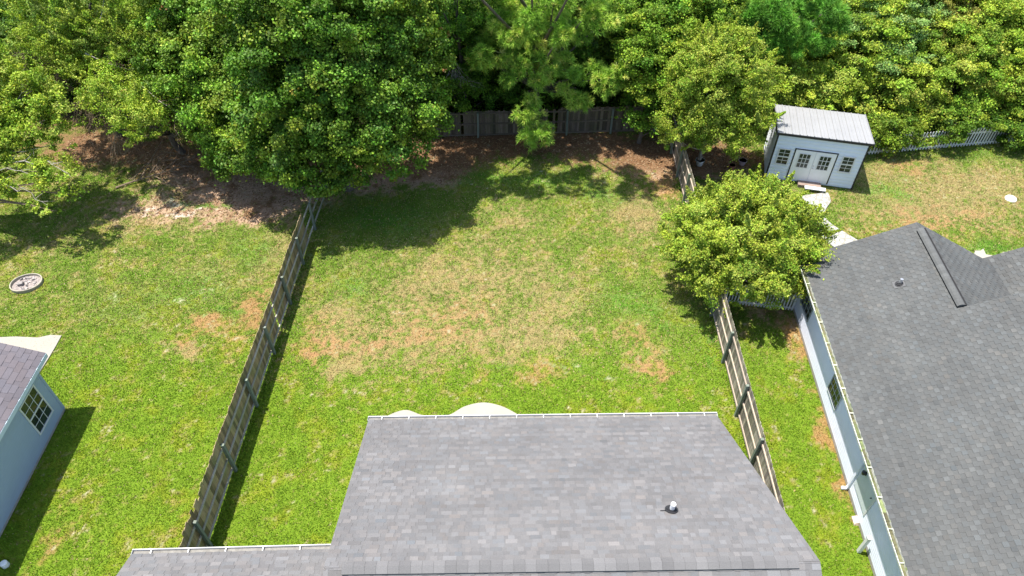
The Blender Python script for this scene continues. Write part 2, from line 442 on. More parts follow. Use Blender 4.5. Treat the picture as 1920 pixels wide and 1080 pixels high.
# ------------------------------------------------------------------ grass
def scatter_grass():
    n = 1300000
    x = rng.uniform(-28, 28, n); y = rng.uniform(7, 35.5, n)
    col, g, s2 = ground_colour(x, y)
    keep = rng.random(n) < np.clip(g * .95 + .05 - .25 * (y > 33), .03, 1)
    # inside the camera's view only
    v = np.stack([x, y, np.zeros(n)], -1) - _O
    dep = v @ _F; u_ = CX + FPX * v[:, 0] / dep; v_ = CY - FPX * (v @ _U) / dep
    keep &= (u_ > -90) & (u_ < 2010) & (v_ < 1170)
    keep &= ~((x > -4.4) & (x < 7) & (y < 13.0)) & ~((x > 12.4) & (y < 20.3))
    x = x[keep]; y = y[keep]; col = col[keep]; g = g[keep]; s2 = s2[keep]; n = len(x)
    L = rng.uniform(.04, .085, n) * (.55 + .45 * g); wd = rng.uniform(.012, .026, n)
    nf = np.minimum(np.abs(x - (-9.55 + .0225 * (y - 9))), np.abs(x - (8.32 + .0165 * (y - 13.5))))
    L = L * (1 + 1.6 * np.clip(1 - nf / .22, 0, 1) * rng.random(n))
    th = rng.uniform(0, 2 * np.pi, n); lean = rng.uniform(.3, 1.25, n)
    d = np.stack([np.cos(th) * np.sin(lean), np.sin(th) * np.sin(lean), np.cos(lean)], -1)
    s = np.stack([-np.sin(th), np.cos(th), rng.uniform(-.3, .3, n)], -1)
    z0 = -.02 + (fbm(x, y, .5, 3, 12) - .5) * .05
    p = np.stack([x, y, z0], -1)
    a = p - s * wd[:, None]; b_ = p + s * wd[:, None]; c_ = p + d * L[:, None]
    V = np.stack([a, b_, c_], 1).reshape(-1, 3)
    F_ = np.arange(3 * n).reshape(-1, 3)
    br = rng.lognormal(.03, 1, n) ** (.19 + .12 * sstep(14, 20, y))
    dry_ = field(DRY, x, y)
    straw = (rng.random(n) < .02 + .13 * sstep(15, 21, y) + .24 * np.clip(dry_, 0, 1))
    cc = col * br[:, None]
    cc[straw] = np.array([.38, .28, .15]) * br[straw][:, None]
    cc[:, 0] *= rng.uniform(.85, 1.15, n)
    o = mesh_np('grass', V, F_, M_BLADE, fcol=np.clip(cc, .005, .7).astype(np.float32))
    tag(o, 'short green lawn grass with dry tan patches', 'grass', kind='stuff')
scatter_grass()

def litter():
    """pine straw and dead leaves under the trees"""
    n = 60000
    x = rng.uniform(-24, 20, n); y = rng.uniform(24, 36, n)
    col, g, s2 = ground_colour(x, y)
    k = rng.random(n) < s2 * .9
    x, y = x[k], y[k]; n = len(x)
    th = rng.uniform(0, 2 * np.pi, n); L = rng.uniform(.06, .2, n); wd = rng.uniform(.006, .03, n)
    d = np.stack([np.cos(th), np.sin(th), rng.uniform(-.1, .35, n)], -1); s = np.stack([-np.sin(th), np.cos(th), rng.uniform(-.5, .5, n)], -1)
    p = np.stack([x, y, np.full(n, .0)], -1)
    V = np.stack([p, p + s * wd[:, None] + d * L[:, None] * .5, p + d * L[:, None], p - s * wd[:, None] + d * L[:, None] * .5], 1).reshape(-1, 3)
    base = np.array([[.26, .14, .07], [.34, .21, .12], [.15, .09, .05], [.40, .30, .19]])[rng.integers(0, 4, n)]
    o = mesh_np('fallen_leaves', V, np.arange(4 * n).reshape(-1, 4), M_BLADE, fcol=base * rng.uniform(.7, 1.2, (n, 1)))
    tag(o, 'brown pine straw and dead leaves lying under the trees', 'leaf litter', kind='stuff')
litter()

# ------------------------------------------------------------------ shingled roof planes (each tab modelled)
def shingle_plane(mb, O, eu, ev, poly, course=.143, tab=(.16, .36), tone=.13, period=None, inside=None):
    """O eave origin, eu along eave, ev up the slope (unit), poly = convex polygon in (u,v)"""
    O, eu, ev = (np.array(t, float) for t in (O, eu, ev)); nrm = np.cross(eu, ev); nrm /= np.linalg.norm(nrm)
    if nrm[2] < 0: nrm = -nrm
    P = np.array(poly, float)
    vmin, vmax = P[:, 1].min(), P[:, 1].max()
    def span(v):
        xs = []
        for i in range(len(P)):
            a, b = P[i], P[(i + 1) % len(P)]
            if (a[1] - v) * (b[1] - v) <= 0 and a[1] != b[1]:
                xs.append(a[0] + (b[0] - a[0]) * (v - a[1]) / (b[1] - a[1]))
        return (min(xs), max(xs)) if len(xs) > 1 else None
    def quad(u0, u1, u2, u3, v0, v1, h0, h1, col, sides=True):
        a = O + eu * u0 + ev * v0 + nrm * h0; b = O + eu * u1 + ev * v0 + nrm * h0
        c = O + eu * u2 + ev * v1 + nrm * h1; d = O + eu * u3 + ev * v1 + nrm * h1
        a0 = O + eu * u0 + ev * v0; b0 = O + eu * u1 + ev * v0; c0 = O + eu * u2 + ev * v1; d0 = O + eu * u3 + ev * v1
        fs = [(0, 1, 2, 3)]; 
        if sides: fs += [(4, 5, 1, 0), (5, 6, 2, 1), (7, 4, 0, 3)]
        mb.add([a, b, c, d, a0, b0, c0, d0], fs, col)
    k = 0; v = vmin
    while v < vmax - .02:
        v1 = min(v + course, vmax)
        s0 = span(v + 1e-4); s1 = span(v1 - 1e-4)
        if s0 and s1:
            g = random.uniform(.93, 1.05)
            quad(s0[0], s0[1], s1[1], s1[0], v, v1, .012, .004, (g * .93,) * 3)
            u = s0[0] + random.uniform(-.3, 0) if period is None else math.floor(s0[0] / period) * period + (k % 2) * period * .5 - period
            while u < s0[1]:
                wd = random.uniform(*tab) if period is None else period * random.uniform(.46, .60)
                f0 = max(u, s0[0] + .002, s1[0] + .002); f1 = min(u + wd, s0[1] - .002, s1[1] - .002)
                if f1 > f0 + .02:
                    t = random.gauss(1.0, tone) * g; hue = random.gauss(0, .022)
                    cc = (t * (1 + hue), t, t * (1 - hue * .8))
                    quad(f0, f1, f1, f0, v - .004, v1, .020, .011, cc)
                u += wd + (random.uniform(.0, .20) if period is None else period - wd)
        v = v1; k += 1

def rect_of(pts3, O, eu, ev):
    return [((np.array(p) - O) @ eu, (np.array(p) - O) @ ev) for p in pts3]

# ---- the house below the drone
def unit(v): v = np.array(v, float); return v / np.linalg.norm(v)
house = thing('ranch_house', 'house in the foreground with light grey shingle roof and white gutters', 'house', (1.2, 6, 0))
EA = np.array([-4.56, 13.18, 2.60]); EB = np.array([6.76, 13.34, 2.60])
eu = unit(EB - EA); bk = np.array([eu[1], -eu[0], 0.])
sl = math.radians(26.6); ev = bk * math.cos(sl) + np.array([0, 0, math.sin(sl)])
RV = 6.92                                      # slope length eave -> ridge
RL = EA + eu * 0.17 + ev * RV; RR = EB + eu * .40 + ev * RV
mb = MB()
# deck
def deck(mb, pts, th=.14, col=(.6, .6, .6)):
    pts = [np.array(p, float) for p in pts]
    mb.prism([p - np.array([0, 0, th]) for p in pts], (0, 0, th), col)
deck(mb, [EA, RL, RR, EB][::-1] if False else [EA, EB, RR, RL][::-1], .14)
shingle_plane(mb, EA, eu, ev, rect_of([EA, EB, RR, RL], EA, eu, ev), .143, (.12, .32), .075)
# the far (camera-side) slope
ev2 = bk * math.cos(sl) - np.array([0, 0, math.sin(sl)])
P0 = RL - ev2 * 0; E2a = RL + ev2 * 6.9; E2b = RR + ev2 * 6.9
deck(mb, [RL, RR, E2b, E2a][::-1], .14)
shingle_plane(mb, E2b, -eu, -ev2, rect_of([E2b, E2a, RL, RR], E2b, -eu, -ev2), .143, (.14, .36), .10)
roof = mb.build('roof', M_SH_OURS, house)
# ridge vent: raised cap, with a black strip painting the shaded gap beneath it
mb = MB(); va = RL + eu * .43; vb = RR - eu * .52; up = np.array([0, 0, 1.])
capn = 40
for i in range(capn):
    a = va + (vb - va) * i / capn; c = va + (vb - va) * (i + .985) / capn; t = random.uniform(.85, 1.15)
    for sgn, e in ((1, ev), (-1, -ev2)):
        w_ = -e * .17 if sgn == 1 else -e * .17
        p = a + up * .075; q_ = c + up * .075
        d_ = (ev * -.17) if sgn == 1 else (ev2 * .17)
        mb.hexa([p - up * .02, q_ - up * .02, q_ + d_ - up * .02, p + d_ - up * .02, p, q_, q_ + d_, p + d_] if sgn == -1 else
                [p + d_ - up * .02, q_ + d_ - up * .02, q_ - up * .02, p - up * .02, p + d_, q_ + d_, q_, p], (t, t, t))
mb.build('ridge_cap', M_SH_OURS, roof)
mb = MB(); mb.box(va - ev * .15 + up * .016, vb - va, ev * .148, up * .042)
mb.build('ridge_gap_shade', M_GAP_SHADE, roof)
# walls
mb = MB()
wl = [EA + eu * .35 + bk * .42, EB - eu * .35 + bk * .42, E2b - eu * .6 - bk * .5, E2a + eu * .6 - bk * .5]
wl = [np.array([p[0], p[1], 0]) for p in wl]
mb.prism(wl[::-1], (0, 0, 2.48))
mb.build('wall', M_PALE_SIDING, house)
# gable triangles
for s_, e_ in ((EA + eu * .35, 1), (EB - eu * .35, -1)):
    mb = MB()
    b0 = np.array([s_[0], s_[1], 2.48]) + bk * .42; b1 = b0 + bk * (2 * RV * math.cos(sl) - .9); tp = (b0 + b1) / 2 + up * (RV * math.sin(sl) - .22)
    mb.prism([b0, b1, tp] , eu * .1 * e_)
    mb.build('gable_wall', M_PALE_SIDING, house)
def gutter(parent, A, B, outw, name='gutter', mat=M_WHITE, w_=.15, h_=.09, hang=.9, fascia=True, drop=.0, debris=False):
    """open K-style gutter from A to B, outw = horizontal outward unit vector"""
    A, B, outw = np.array(A, float), np.array(B, float), np.array(outw, float); L = B - A; e = unit(L)
    up = np.array([0, 0, 1.]); z = -up * (h_ + drop)
    mb = MB()
    fl = MB(); fl.box(A + z + up * .007 + outw * .007, L, outw * (w_ - .014), up * .012)
    mb.box(A + z, L, outw * w_, up * .006)                              # floor
    mb.box(A + z + outw * (w_ - .006), L, outw * .006, up * h_)         # front
    mb.box(A + z + outw * (w_ - .006) + up * h_, L, outw * .022, up * .008)   # lip
    mb.box(A + z, L, outw * .006, up * (h_ + .01))                     # back
    for q_ in (A, B - e * .006): mb.box(q_ + z, e * .006, outw * w_, up * h_)
    n = max(2, int(np.linalg.norm(L) / hang))
    for i in range(n):
        q_ = A + L * (i + .5) / n
        mb.box(q_ + z + up * (h_ - .008), e * .028, outw * w_, up * .010)
    g = mb.build(name, mat, parent)
    fl.build('trough', M_TROUGH, g)
    if debris:
        mb = MB(); s = .05; Ln = np.linalg.norm(L)
        while s < Ln - .3:
            l_ = min(random.uniform(.10, .7), Ln - s - .05); t = random.uniform(.6, 1.6)
            mb.box(A + e * s + z + up * .015 + outw * random.uniform(.01, .03), e * l_, outw * random.uniform(.07, .10), up * random.uniform(.01, .055), (t, t * random.uniform(.8, 1.1), t))
            s += l_
        mb.build('gutter_debris', M_DEBRIS, g)
    return g
M_TROUGH = simple('gutter_sediment', (.20, .19, .17), .9, var=.3, scale=6)
M_DEBRIS = simple('gutter_moss_debris', (.105, .12, .05), .95, var=.5, scale=9, bumps=.8, bscale=40, use_attr=True)
gutter(house, EA - bk * 0 - eu * .03 - up * .02, EB + eu * .03 - up * .02, -bk, hang=.85)
mb = MB(); mb.box(EA - up * .17 + bk * .02, EB - EA, -bk * .018, up * .15); mb.build('fascia', M_WHITE_TRIM, house)
for s_, e_, d_ in ((EA, RL, -1), (EB, RR, 1)):   # rake trim
    mb = MB()
    mb.hexa([s_ - up * .155, e_ - up * .155, e_ - up * .155 + eu * .012 * d_, s_ - up * .155 + eu * .012 * d_, s_ - up * .03, e_ - up * .03, e_ - up * .03 + eu * .012 * d_, s_ - up * .03 + eu * .012 * d_])
    mb.build('rake_trim', M_WHITE_TRIM, house)
# garage wing roof (lower left)
LA = np.array([-10.62, 8.76, 2.5]); LB = np.array([-4.35, 8.93, 2.5])
leu = unit(LB - LA); lbk = np.array([leu[1], -leu[0], 0]); lev = lbk * math.cos(sl) + up * math.sin(sl)
LB2 = LB + leu * .0
R1 = LA + lev * 4.6; R2 = LB2 + lev * 4.6
wing = MB(); deck(wing, [LA, LB2, R2, R1][::-1], .14)
shingle_plane(wing, LA, leu, lev, rect_of([LA, LB2, R2, R1], LA, leu, lev), .143, (.14, .36), .10)
wing.build('wing_roof', M_SH_OURS, house)
mb = MB(); mb.prism([(LA[0] + .35, LA[1] - .42, 0), (LB[0] - .02, LB[1] - .42, 0), (LB[0] - .02, 2, 0), (LA[0] + .35, 2, 0)][::-1], (0, 0, 2.38))
mb.build('wing_wall', M_PALE_SIDING, house)
gutter(house, LA - leu * .03 - up * .02, LB2 - leu * .02 - up * .02, -lbk, hang=.95)
mb = MB(); mb.box(LA - up * .17 + lbk * .02, LB2 - LA, -lbk * .018, up * .15); mb.build('fascia', M_WHITE_TRIM, house)
# vent pipe
def plane_hit(px, py, P, n):
    d = ray(px, py); return _O + d * ((np.array(P) - _O) @ n) / (d @ n)
def vent_pipe(parent, p, nrm, rad, hgt, fl, pmat):
    mb = MB(); a = unit(np.cross(nrm, (0, 1, .2))); b_ = np.cross(nrm, a)
    # round stepped rubber boot
    pts = [p + nrm * .02, p + nrm * .045, p + nrm * .05, p + nrm * .085, p + up * .12 + nrm * .0]
    mb.tube([pts[0], pts[1], pts[1] + nrm * .001, pts[3], pts[3] + nrm * .001, p + nrm * .12], [fl, fl, fl * .78, fl * .72, fl * .55, rad * 1.15], 20)
    bt = mb.build('pipe_boot', M_RUBBER, parent)
    mb = MB(); mb.tube([p, p + up * hgt, p + up * (hgt + .001), p + up * (hgt - .02)], [rad, rad, rad * .82, rad * .80], 18)
    pp = mb.build('vent_pipe', pmat, parent, smooth=False)
    return pp
nr = np.cross(eu, ev); nr = nr if nr[2] > 0 else -nr
vp = plane_hit(1259, 957, EA, nr)
vent_pipe(house, vp, nr, .065, .34, .17, M_PIPE)
mb = MB(); mb.box(vp + ev * .02 - eu * .30 + nr * .022, eu * .26, ev * .03, nr * .006); mb.build('flashing_edge', M_RUBBER, house)

# ------------------------------------------------------------------ siding walls
def siding(mb, A, B, z0, z1, outw, lap=.115, depth=.014, top_fn=None):
    """lapped boards: A,B ground corners; outw outward unit"""
    A = np.array(A, float); B = np.array(B, float); outw = np.array(outw, float); A[2] = B[2] = 0
    z = z0
    while z < z1 - 1e-3:
        zt = min(z + lap, z1); t = random.uniform(.98, 1.02)
        zm = z + (zt - z) * .58
        a0 = A + up * z + outw * depth; b0 = B + up * z + outw * depth
        am = A + up * zm + outw * depth * .92; bm = B + up * zm + outw * depth * .92
        a1 = A + up * zt + outw * .002; b1 = B + up * zt + outw * .002
        a2 = A + up * z; b2 = B + up * z
        mb.add([a0, b0, bm, am, a1, b1, a2, b2], [(0, 1, 2, 3), (3, 2, 5, 4), (6, 7, 1, 0)], (t, t, t)); z = zt
def window(parent, A, e, outw, w_, z0, z1, cols, rows, frame_mat, two_sash=True, side=False, fw=.05):
    """A base point on the wall; e along wall; window from A to A+e*w_"""
    A = np.array(A, float); A[2] = 0; e = np.array(e, float); outw = np.array(outw, float)
    h = z1 - z0; o = A + up * z0 + outw * .016
    mb = MB()
    mb.box(o - e * fw, e * fw, up * h, outw * .035); mb.box(o + e * w_, e * fw, up * h, outw * .035)
    mb.box(o - e * fw - up * fw, e * (w_ + 2 * fw), up * fw, outw * .04); mb.box(o - e * fw + up * h, e * (w_ + 2 * fw), up * fw, outw * .04)
    fr = mb.build('window', frame_mat, parent)
    mb = MB(); mb.box(o, e * w_, up * h, outw * .006); mb.build('pane', M_GLASS, fr)
    mb = MB()
    if two_sash == 'h': mb.box(o + up * (h / 2 - .03) + outw * .007, e * w_, up * .06, outw * .02)
    if two_sash == 'v': mb.box(o + e * (w_ / 2 - .025) + outw * .007, e * .05, up * h, outw * .022)
    for i in range(1, cols):
        if not (two_sash == 'v' and i * 2 == cols): mb.box(o + e * (w_ * i / cols - .009) + outw * .007, e * .018, up * h, outw * .010)
    for j in range(1, rows):
        if not (two_sash == 'h' and j * 2 == rows): mb.box(o + up * (h * j / rows - .009) + outw * .0075, e * w_, up * .018, outw * .010)
    mb.build('muntins', frame_mat, fr)
    return fr

# ---- house on the left
lh = thing('neighbour_house', 'blue-grey sided house cut off by the left edge with purple-grey roof', 'house', (-18.5, 12, 0))
LC = np.array([-16.5, 15.42, 0]); LD = np.array([-16.38, 7.5, 0]); le = unit(LD - LC); lo = np.array([-le[1], le[0], 0]); lo = lo if lo[0] > 0 else -lo
lf = -lo
mb = MB(); mb.prism([LC - lo * .02, LC - lo * .02 - lo * 10, LD - lo * 10, LD - lo * .02][::1], up * 2.74); 
mb.build('wall', M_BLUE_SIDING, lh)
mb = MB(); siding(mb, LC, LD, .12, 2.70, lo); 
siding(mb, LC - lo * 10, LC - lo * .02, .12, 2.70, -le)
mb.build('siding', M_BLUE_SIDING, lh)
mb = MB(); mb.box(LC + lo * .0 - le * .02 + up * .1, le * .09, lo * .03, up * 2.6); mb.build('corner_board', M_BLUE_SIDING, lh)
mb = MB(); mb.box(LC - lo * .01, le * 8, lo * .012, up * .11); mb.build('foundation', M_CONC_DARK, lh)
wp = plane_hit(97, 771, LC, lo); wq = plane_hit(77, 810, LC, lo)
window(lh, LC + le * .52, le, lo, .95, .66, 2.12, 3, 4, M_WHITE_TRIM, 'h')
s2 = math.radians(24)
E0 = np.array([-16.13, 15.82, 2.80]); E1 = E0 + le * 9
lev2 = -lo * math.cos(s2) + up * math.sin(s2)
mb = MB(); deck(mb, [E0, E1, E1 + lev2 * 5, E0 + lev2 * 5], .12)
shingle_plane(mb, E0, le, lev2, [(0, 0), (9, 0), (9, 5), (0, 5)], .20, (.3, .5), .07)
lev3 = -lo * math.cos(s2) - up * math.sin(s2)
rA = E0 + lev2 * 5; rB = E1 + lev2 * 5
deck(mb, [rA, rB, rB + lev3 * 5, rA + lev3 * 5], .12)
mb.build('roof', M_SH_LEFT, lh)
mb = MB(); mb.box(E0 - up * .17 - lo * .0, E1 - E0, lo * .022, up * .17)
mb.box(E0 - up * .16 - lo * .42, E1 - E0, lo * .415, up * .02); mb.build('fascia', simple('pale_blue_trim', (.55, .64, .70), .5, var=.03), lh)

# ---- house on the right
rh = thing('neighbour_house', 'long house on the right with dark grey shingle roof and mossy gutter', 'house', (14, 14, 0))
ru = np.array([.057, .998, 0]); rv = unit([.998, -.057, 0]); ru = unit(ru)
W0 = np.array([11.95, 20.2, 0]) + ru * .72; W1 = W0 - ru * 16.5
ro = -rv
mb = MB(); mb.prism([W0, W0 + rv * 7, W1 + rv * 12, W1][::-1], up * 2.46); mb.build('wall', M_PALE_SIDING, rh)
mb = MB(); siding(mb, W0, W1, .15, 2.46, ro, .11, .013); siding(mb, W0 + rv * 7, W0, .15, 2.46, ru, .11, .013); mb.build('siding', M_PALE_SIDING, rh)
mb = MB(); mb.box(W1 + ro * .0, (W0 - W1), ro * .010, up * .14); mb.build('foundation', M_CONC_DARK, rh)
mb = MB(); mb.box(W0 + ro * .002 + up * .14 - ru * .09, ru * .09, ro * .028, up * 2.32); mb.build('corner_board', M_WHITE_TRIM, rh)
window(rh, W0 - ru * (W0[1] - 18.98) / .998, ru, ro, 1.12, .95, 2.2, 4, 4, simple('dark_window_frame', (.30, .33, .33), .5), 'h', fw=.035)
window(rh, W0 - ru * (W0[1] - 14.8) / .998, ru, ro, .95, .88, 2.3, 4, 4, simple('grey_window_frame', (.45, .48, .47), .5), 'h', fw=.035)
# side door recess, lantern, downspout
dA = W0 - ru * (W0[1] - 10.95) / .998; dA[2] = 0
mb = MB(); mb.box(dA + ro * .016 + up * .60, ru * 1.10, ro * .02, up * 1.84); dr = mb.build('side_door', M_GREEN_DOOR, rh)
mb = MB()
mb.box(dA + ro * .016 + up * .6 - ru * .06, ru * .06, ro * .03, up * 1.84); mb.build('door_frame', M_WHITE_TRIM, dr)
mb = MB(); mb.tube([dA + ro * .10 + ru * .10 + up * 1.45, dA + ro * .05 + ru * .10 + up * 1.45], [.018, .018], 8); mb.build('handle', M_BLACK, dr)
q0 = dA + ru * 1.17
mb = MB(); mb.box(q0 + ro * .016 + up * .03, ru * .10, ro * .07, up * 2.3); mb.box(q0 + ro * .016 + up * .03, ru * .10, ro * .22, up * .07)
mb.build('downspout', M_PALE_SIDING, rh)
lp = dA + ru * .88 + up * 1.60 + ro * .03
mb = MB(); mb.cbox(lp + ro * .03, ru * .09, ro * .05, up * .12); mb.tube([lp + ro * .10 - up * .05, lp + ro * .10 + up * .02, lp + ro * .10 + up * .09, lp + ro * .10 + up * .13], [.045, .065, .07, .02], 8)
mb.build('wall_lantern', M_BLACK, rh)
mb = MB(); mb.cbox(W0 - ru * (W0[1] - 9.55) + up * 2.05 + ro * .03, ru * .22, ro * .04, up * .10); mb.build('wall_vent', simple('grey_vent', (.4, .43, .45), .5), rh)
# roof planes
sR = math.radians(28.0); rup = rv * math.cos(sR) + up * math.sin(sR)
C0 = np.array([11.6, 19.34, 2.58]) + ru * 1.62
C1 = C0 - ru * 16.0
rl = (15.43 - C0[0]) / (.998 * math.cos(sR))            # length up to the front ridge
ridgeA = C0 + rup * rl; ridgeB = ridgeA - ru * 4.42
big = rup * 9.5
mb = MB()
polys = [C0, ridgeA, ridgeB, ridgeB + rup * (9.5 - rl), C1 + big, C1]
deck(mb, [C0, ridgeA, ridgeB, C0 - ru * 4.42][::-1], .13)
B0 = C0 - ru * 4.42
deck(mb, [B0, B0 + big, C1 + big, C1][::-1], .13)
f = lambda P: [((np.array(p) - C0) @ ru, (np.array(p) - C0) @ rup) for p in P]
shingle_plane(mb, C0, ru, rup, f([C0 - ru * 4.42, C0, ridgeA, ridgeB]), .143, (.2, .4), .085, period=.28)
shingle_plane(mb, C0, ru, rup, f([C1, B0, B0 + big, C1 + big]), .143, (.2, .4), .085, period=.28)
# east slope of the front gable
dn = rv * math.cos(sR) - up * math.sin(sR)
rl2 = rl + .12; eE = ridgeA + dn * rl2; eF = eE - ru * 5.2
deck(mb, [ridgeA, ridgeA + dn * rl2, ridgeA + dn * rl2 - ru * 7, ridgeA - ru * 7][::-1], .13)
rr = MB()
shingle_plane(mb, eE, -ru, -dn, [(0, 0), (7, 0), (7, rl2), (0, rl2)], .143, (.2, .4), .10, period=.34)
# a second gable beyond the valley: its west slope rises again from the valley line
V0 = np.array([19.09, 20.92, 2.60])
V1 = V0 - ru * 6.5
V0b = V0 - rup * .25; V1b = V1 - rup * .25
deck(mb, [V0b, V0b + rup * 5.5, V1b + rup * 5.5, V1b][::-1], .13)
fv = lambda P: [((np.array(p) - V0) @ ru, (np.array(p) - V0) @ rup) for p in P]
shingle_plane(mb, V0, ru, rup, fv([V0b, V0b + rup * 5.5, V1b + rup * 5.5, V1b]), .143, (.2, .4), .12, period=.34)
rroof = mb.build('roof', M_SH_RIGHT, rh)
mb = MB(); mb.prism([W0 + rv * .1, W0 + rv * 6.9, ridgeA - ru * .5 - np.array([0, 0, .2]) + rv * 0][::1], ru * -.1)
mb = MB()
g0 = W0 + up * 2.44 - ru * .06; g1 = g0 + rv * (2 * rl * math.cos(sR) - .5); gt = ridgeA - up * .28; gt = (g0 + g1) / 2 + up * (rl * math.sin(sR) - .32)
mb.prism([g0, g1, gt], -ru * .05); mb.build('gable_wall', M_PALE_SIDING, rh)
# ridge vent on the front gable: rounded cap, black strip painting the shaded gap on its left
n_ = 26; mb = MB(); va = ridgeA - ru * .45; vb = ridgeB + ru * .02
for i in range(n_):
    a = va + (vb - va) * i / n_; c = va + (vb - va) * (i + .985) / n_; t = random.uniform(.95, 1.25)
    prof = [(-.17, -.05), (-.12, .01), (-.05, .045), (.03, .045), (.12, .0), (.17, -.05)]
    pa = [a + rv * x_ + up * (.07 + z_) for x_, z_ in prof]; pb = [c + rv * x_ + up * (.07 + z_) for x_, z_ in prof]
    k6 = len(prof)
    mb.add(pa + pb, [(j, j + 1, k6 + j + 1, k6 + j) for j in range(k6 - 1)] + [tuple(range(k6))[::-1], tuple(range(k6, 2 * k6))], (t, t, t))
mb.build('ridge_cap', M_SH_RIGHT, rroof)
mb = MB(); mb.box(va - rup * .165 + nr * 0 + up * .012, vb - va, rup * .30, up * .042); mb.build('ridge_gap_shade', M_GAP_SHADE, rroof)
gutter(rh, C1 - up * .02, C0 - up * .02, -rv, mat=M_MOSSY, hang=.95, debris=True)
mb = MB(); mb.box(C1 - up * .16 + rv * .02, C0 - C1, -rv * .018, up * .14); mb.box(C1 - up * .17 + rv * .02, C0 - C1, rv * .30, up * .012); mb.build('fascia', M_WHITE_TRIM, rh)
nR = np.cross(ru, rup); nR = nR if nR[2] > 0 else -nR
vpp = plane_hit(1686, 533, C0, nR)
vent_pipe(rh, vpp, nR, .055, .26, .14, M_GALV)
mb = MB(); mb.box(vpp - rup * .20 - ru * .17 + nR * .022, rup * .38, ru * .34, nR * .004); mb.build('flashing', simple('grey_flashing', (.10, .10, .10), .8), rh)

# white post and small splash block beside the right wall
pb_ = G(1610, 1034)
pt = thing('vinyl_post', 'short white vinyl post standing alone beside the right house wall', 'post', (pb_[0], pb_[1], 0))
mb = MB(); mb.cbox(pb_ + up * .48, ru * .11, rv * .11, up * .98); mb.build('shaft', M_WHITE_TRIM, pt, bevel=.006)
mb = MB()
c_ = pb_ + up * .98; h = .068
mb.add([c_ + ru * h + rv * h, c_ - ru * h + rv * h, c_ - ru * h - rv * h, c_ + ru * h - rv * h, c_ + ru * h + rv * h - up * .03, c_ - ru * h + rv * h - up * .03, c_ - ru * h - rv * h - up * .03, c_ + ru * h - rv * h - up * .03, c_ + up * .05],
       [(0, 1, 8), (1, 2, 8), (2, 3, 8), (3, 0, 8), (0, 4, 5, 1), (1, 5, 6, 2), (2, 6, 7, 3), (3, 7, 4, 0), (7, 6, 5, 4)])
mb.build('post_cap', M_WHITE_TRIM, pt)
sb = G(1611, 977)
mb = MB(); a_ = sb; mb.hexa([a_ - ru * .16 - rv * .22, a_ + ru * .16 - rv * .22, a_ + ru * .16 + rv * .14, a_ - ru * .16 + rv * .14,
                             a_ - ru * .13 - rv * .22 + up * .05, a_ + ru * .13 - rv * .22 + up * .05, a_ + ru * .13 + rv * .14 + up * .22, a_ - ru * .13 + rv * .14 + up * .22])
tag(mb.build('splash_block', simple('tan_plastic', (.50, .40, .33), .6), org=sb), 'small tan wedge block at the foot of the right house wall', 'splash block')

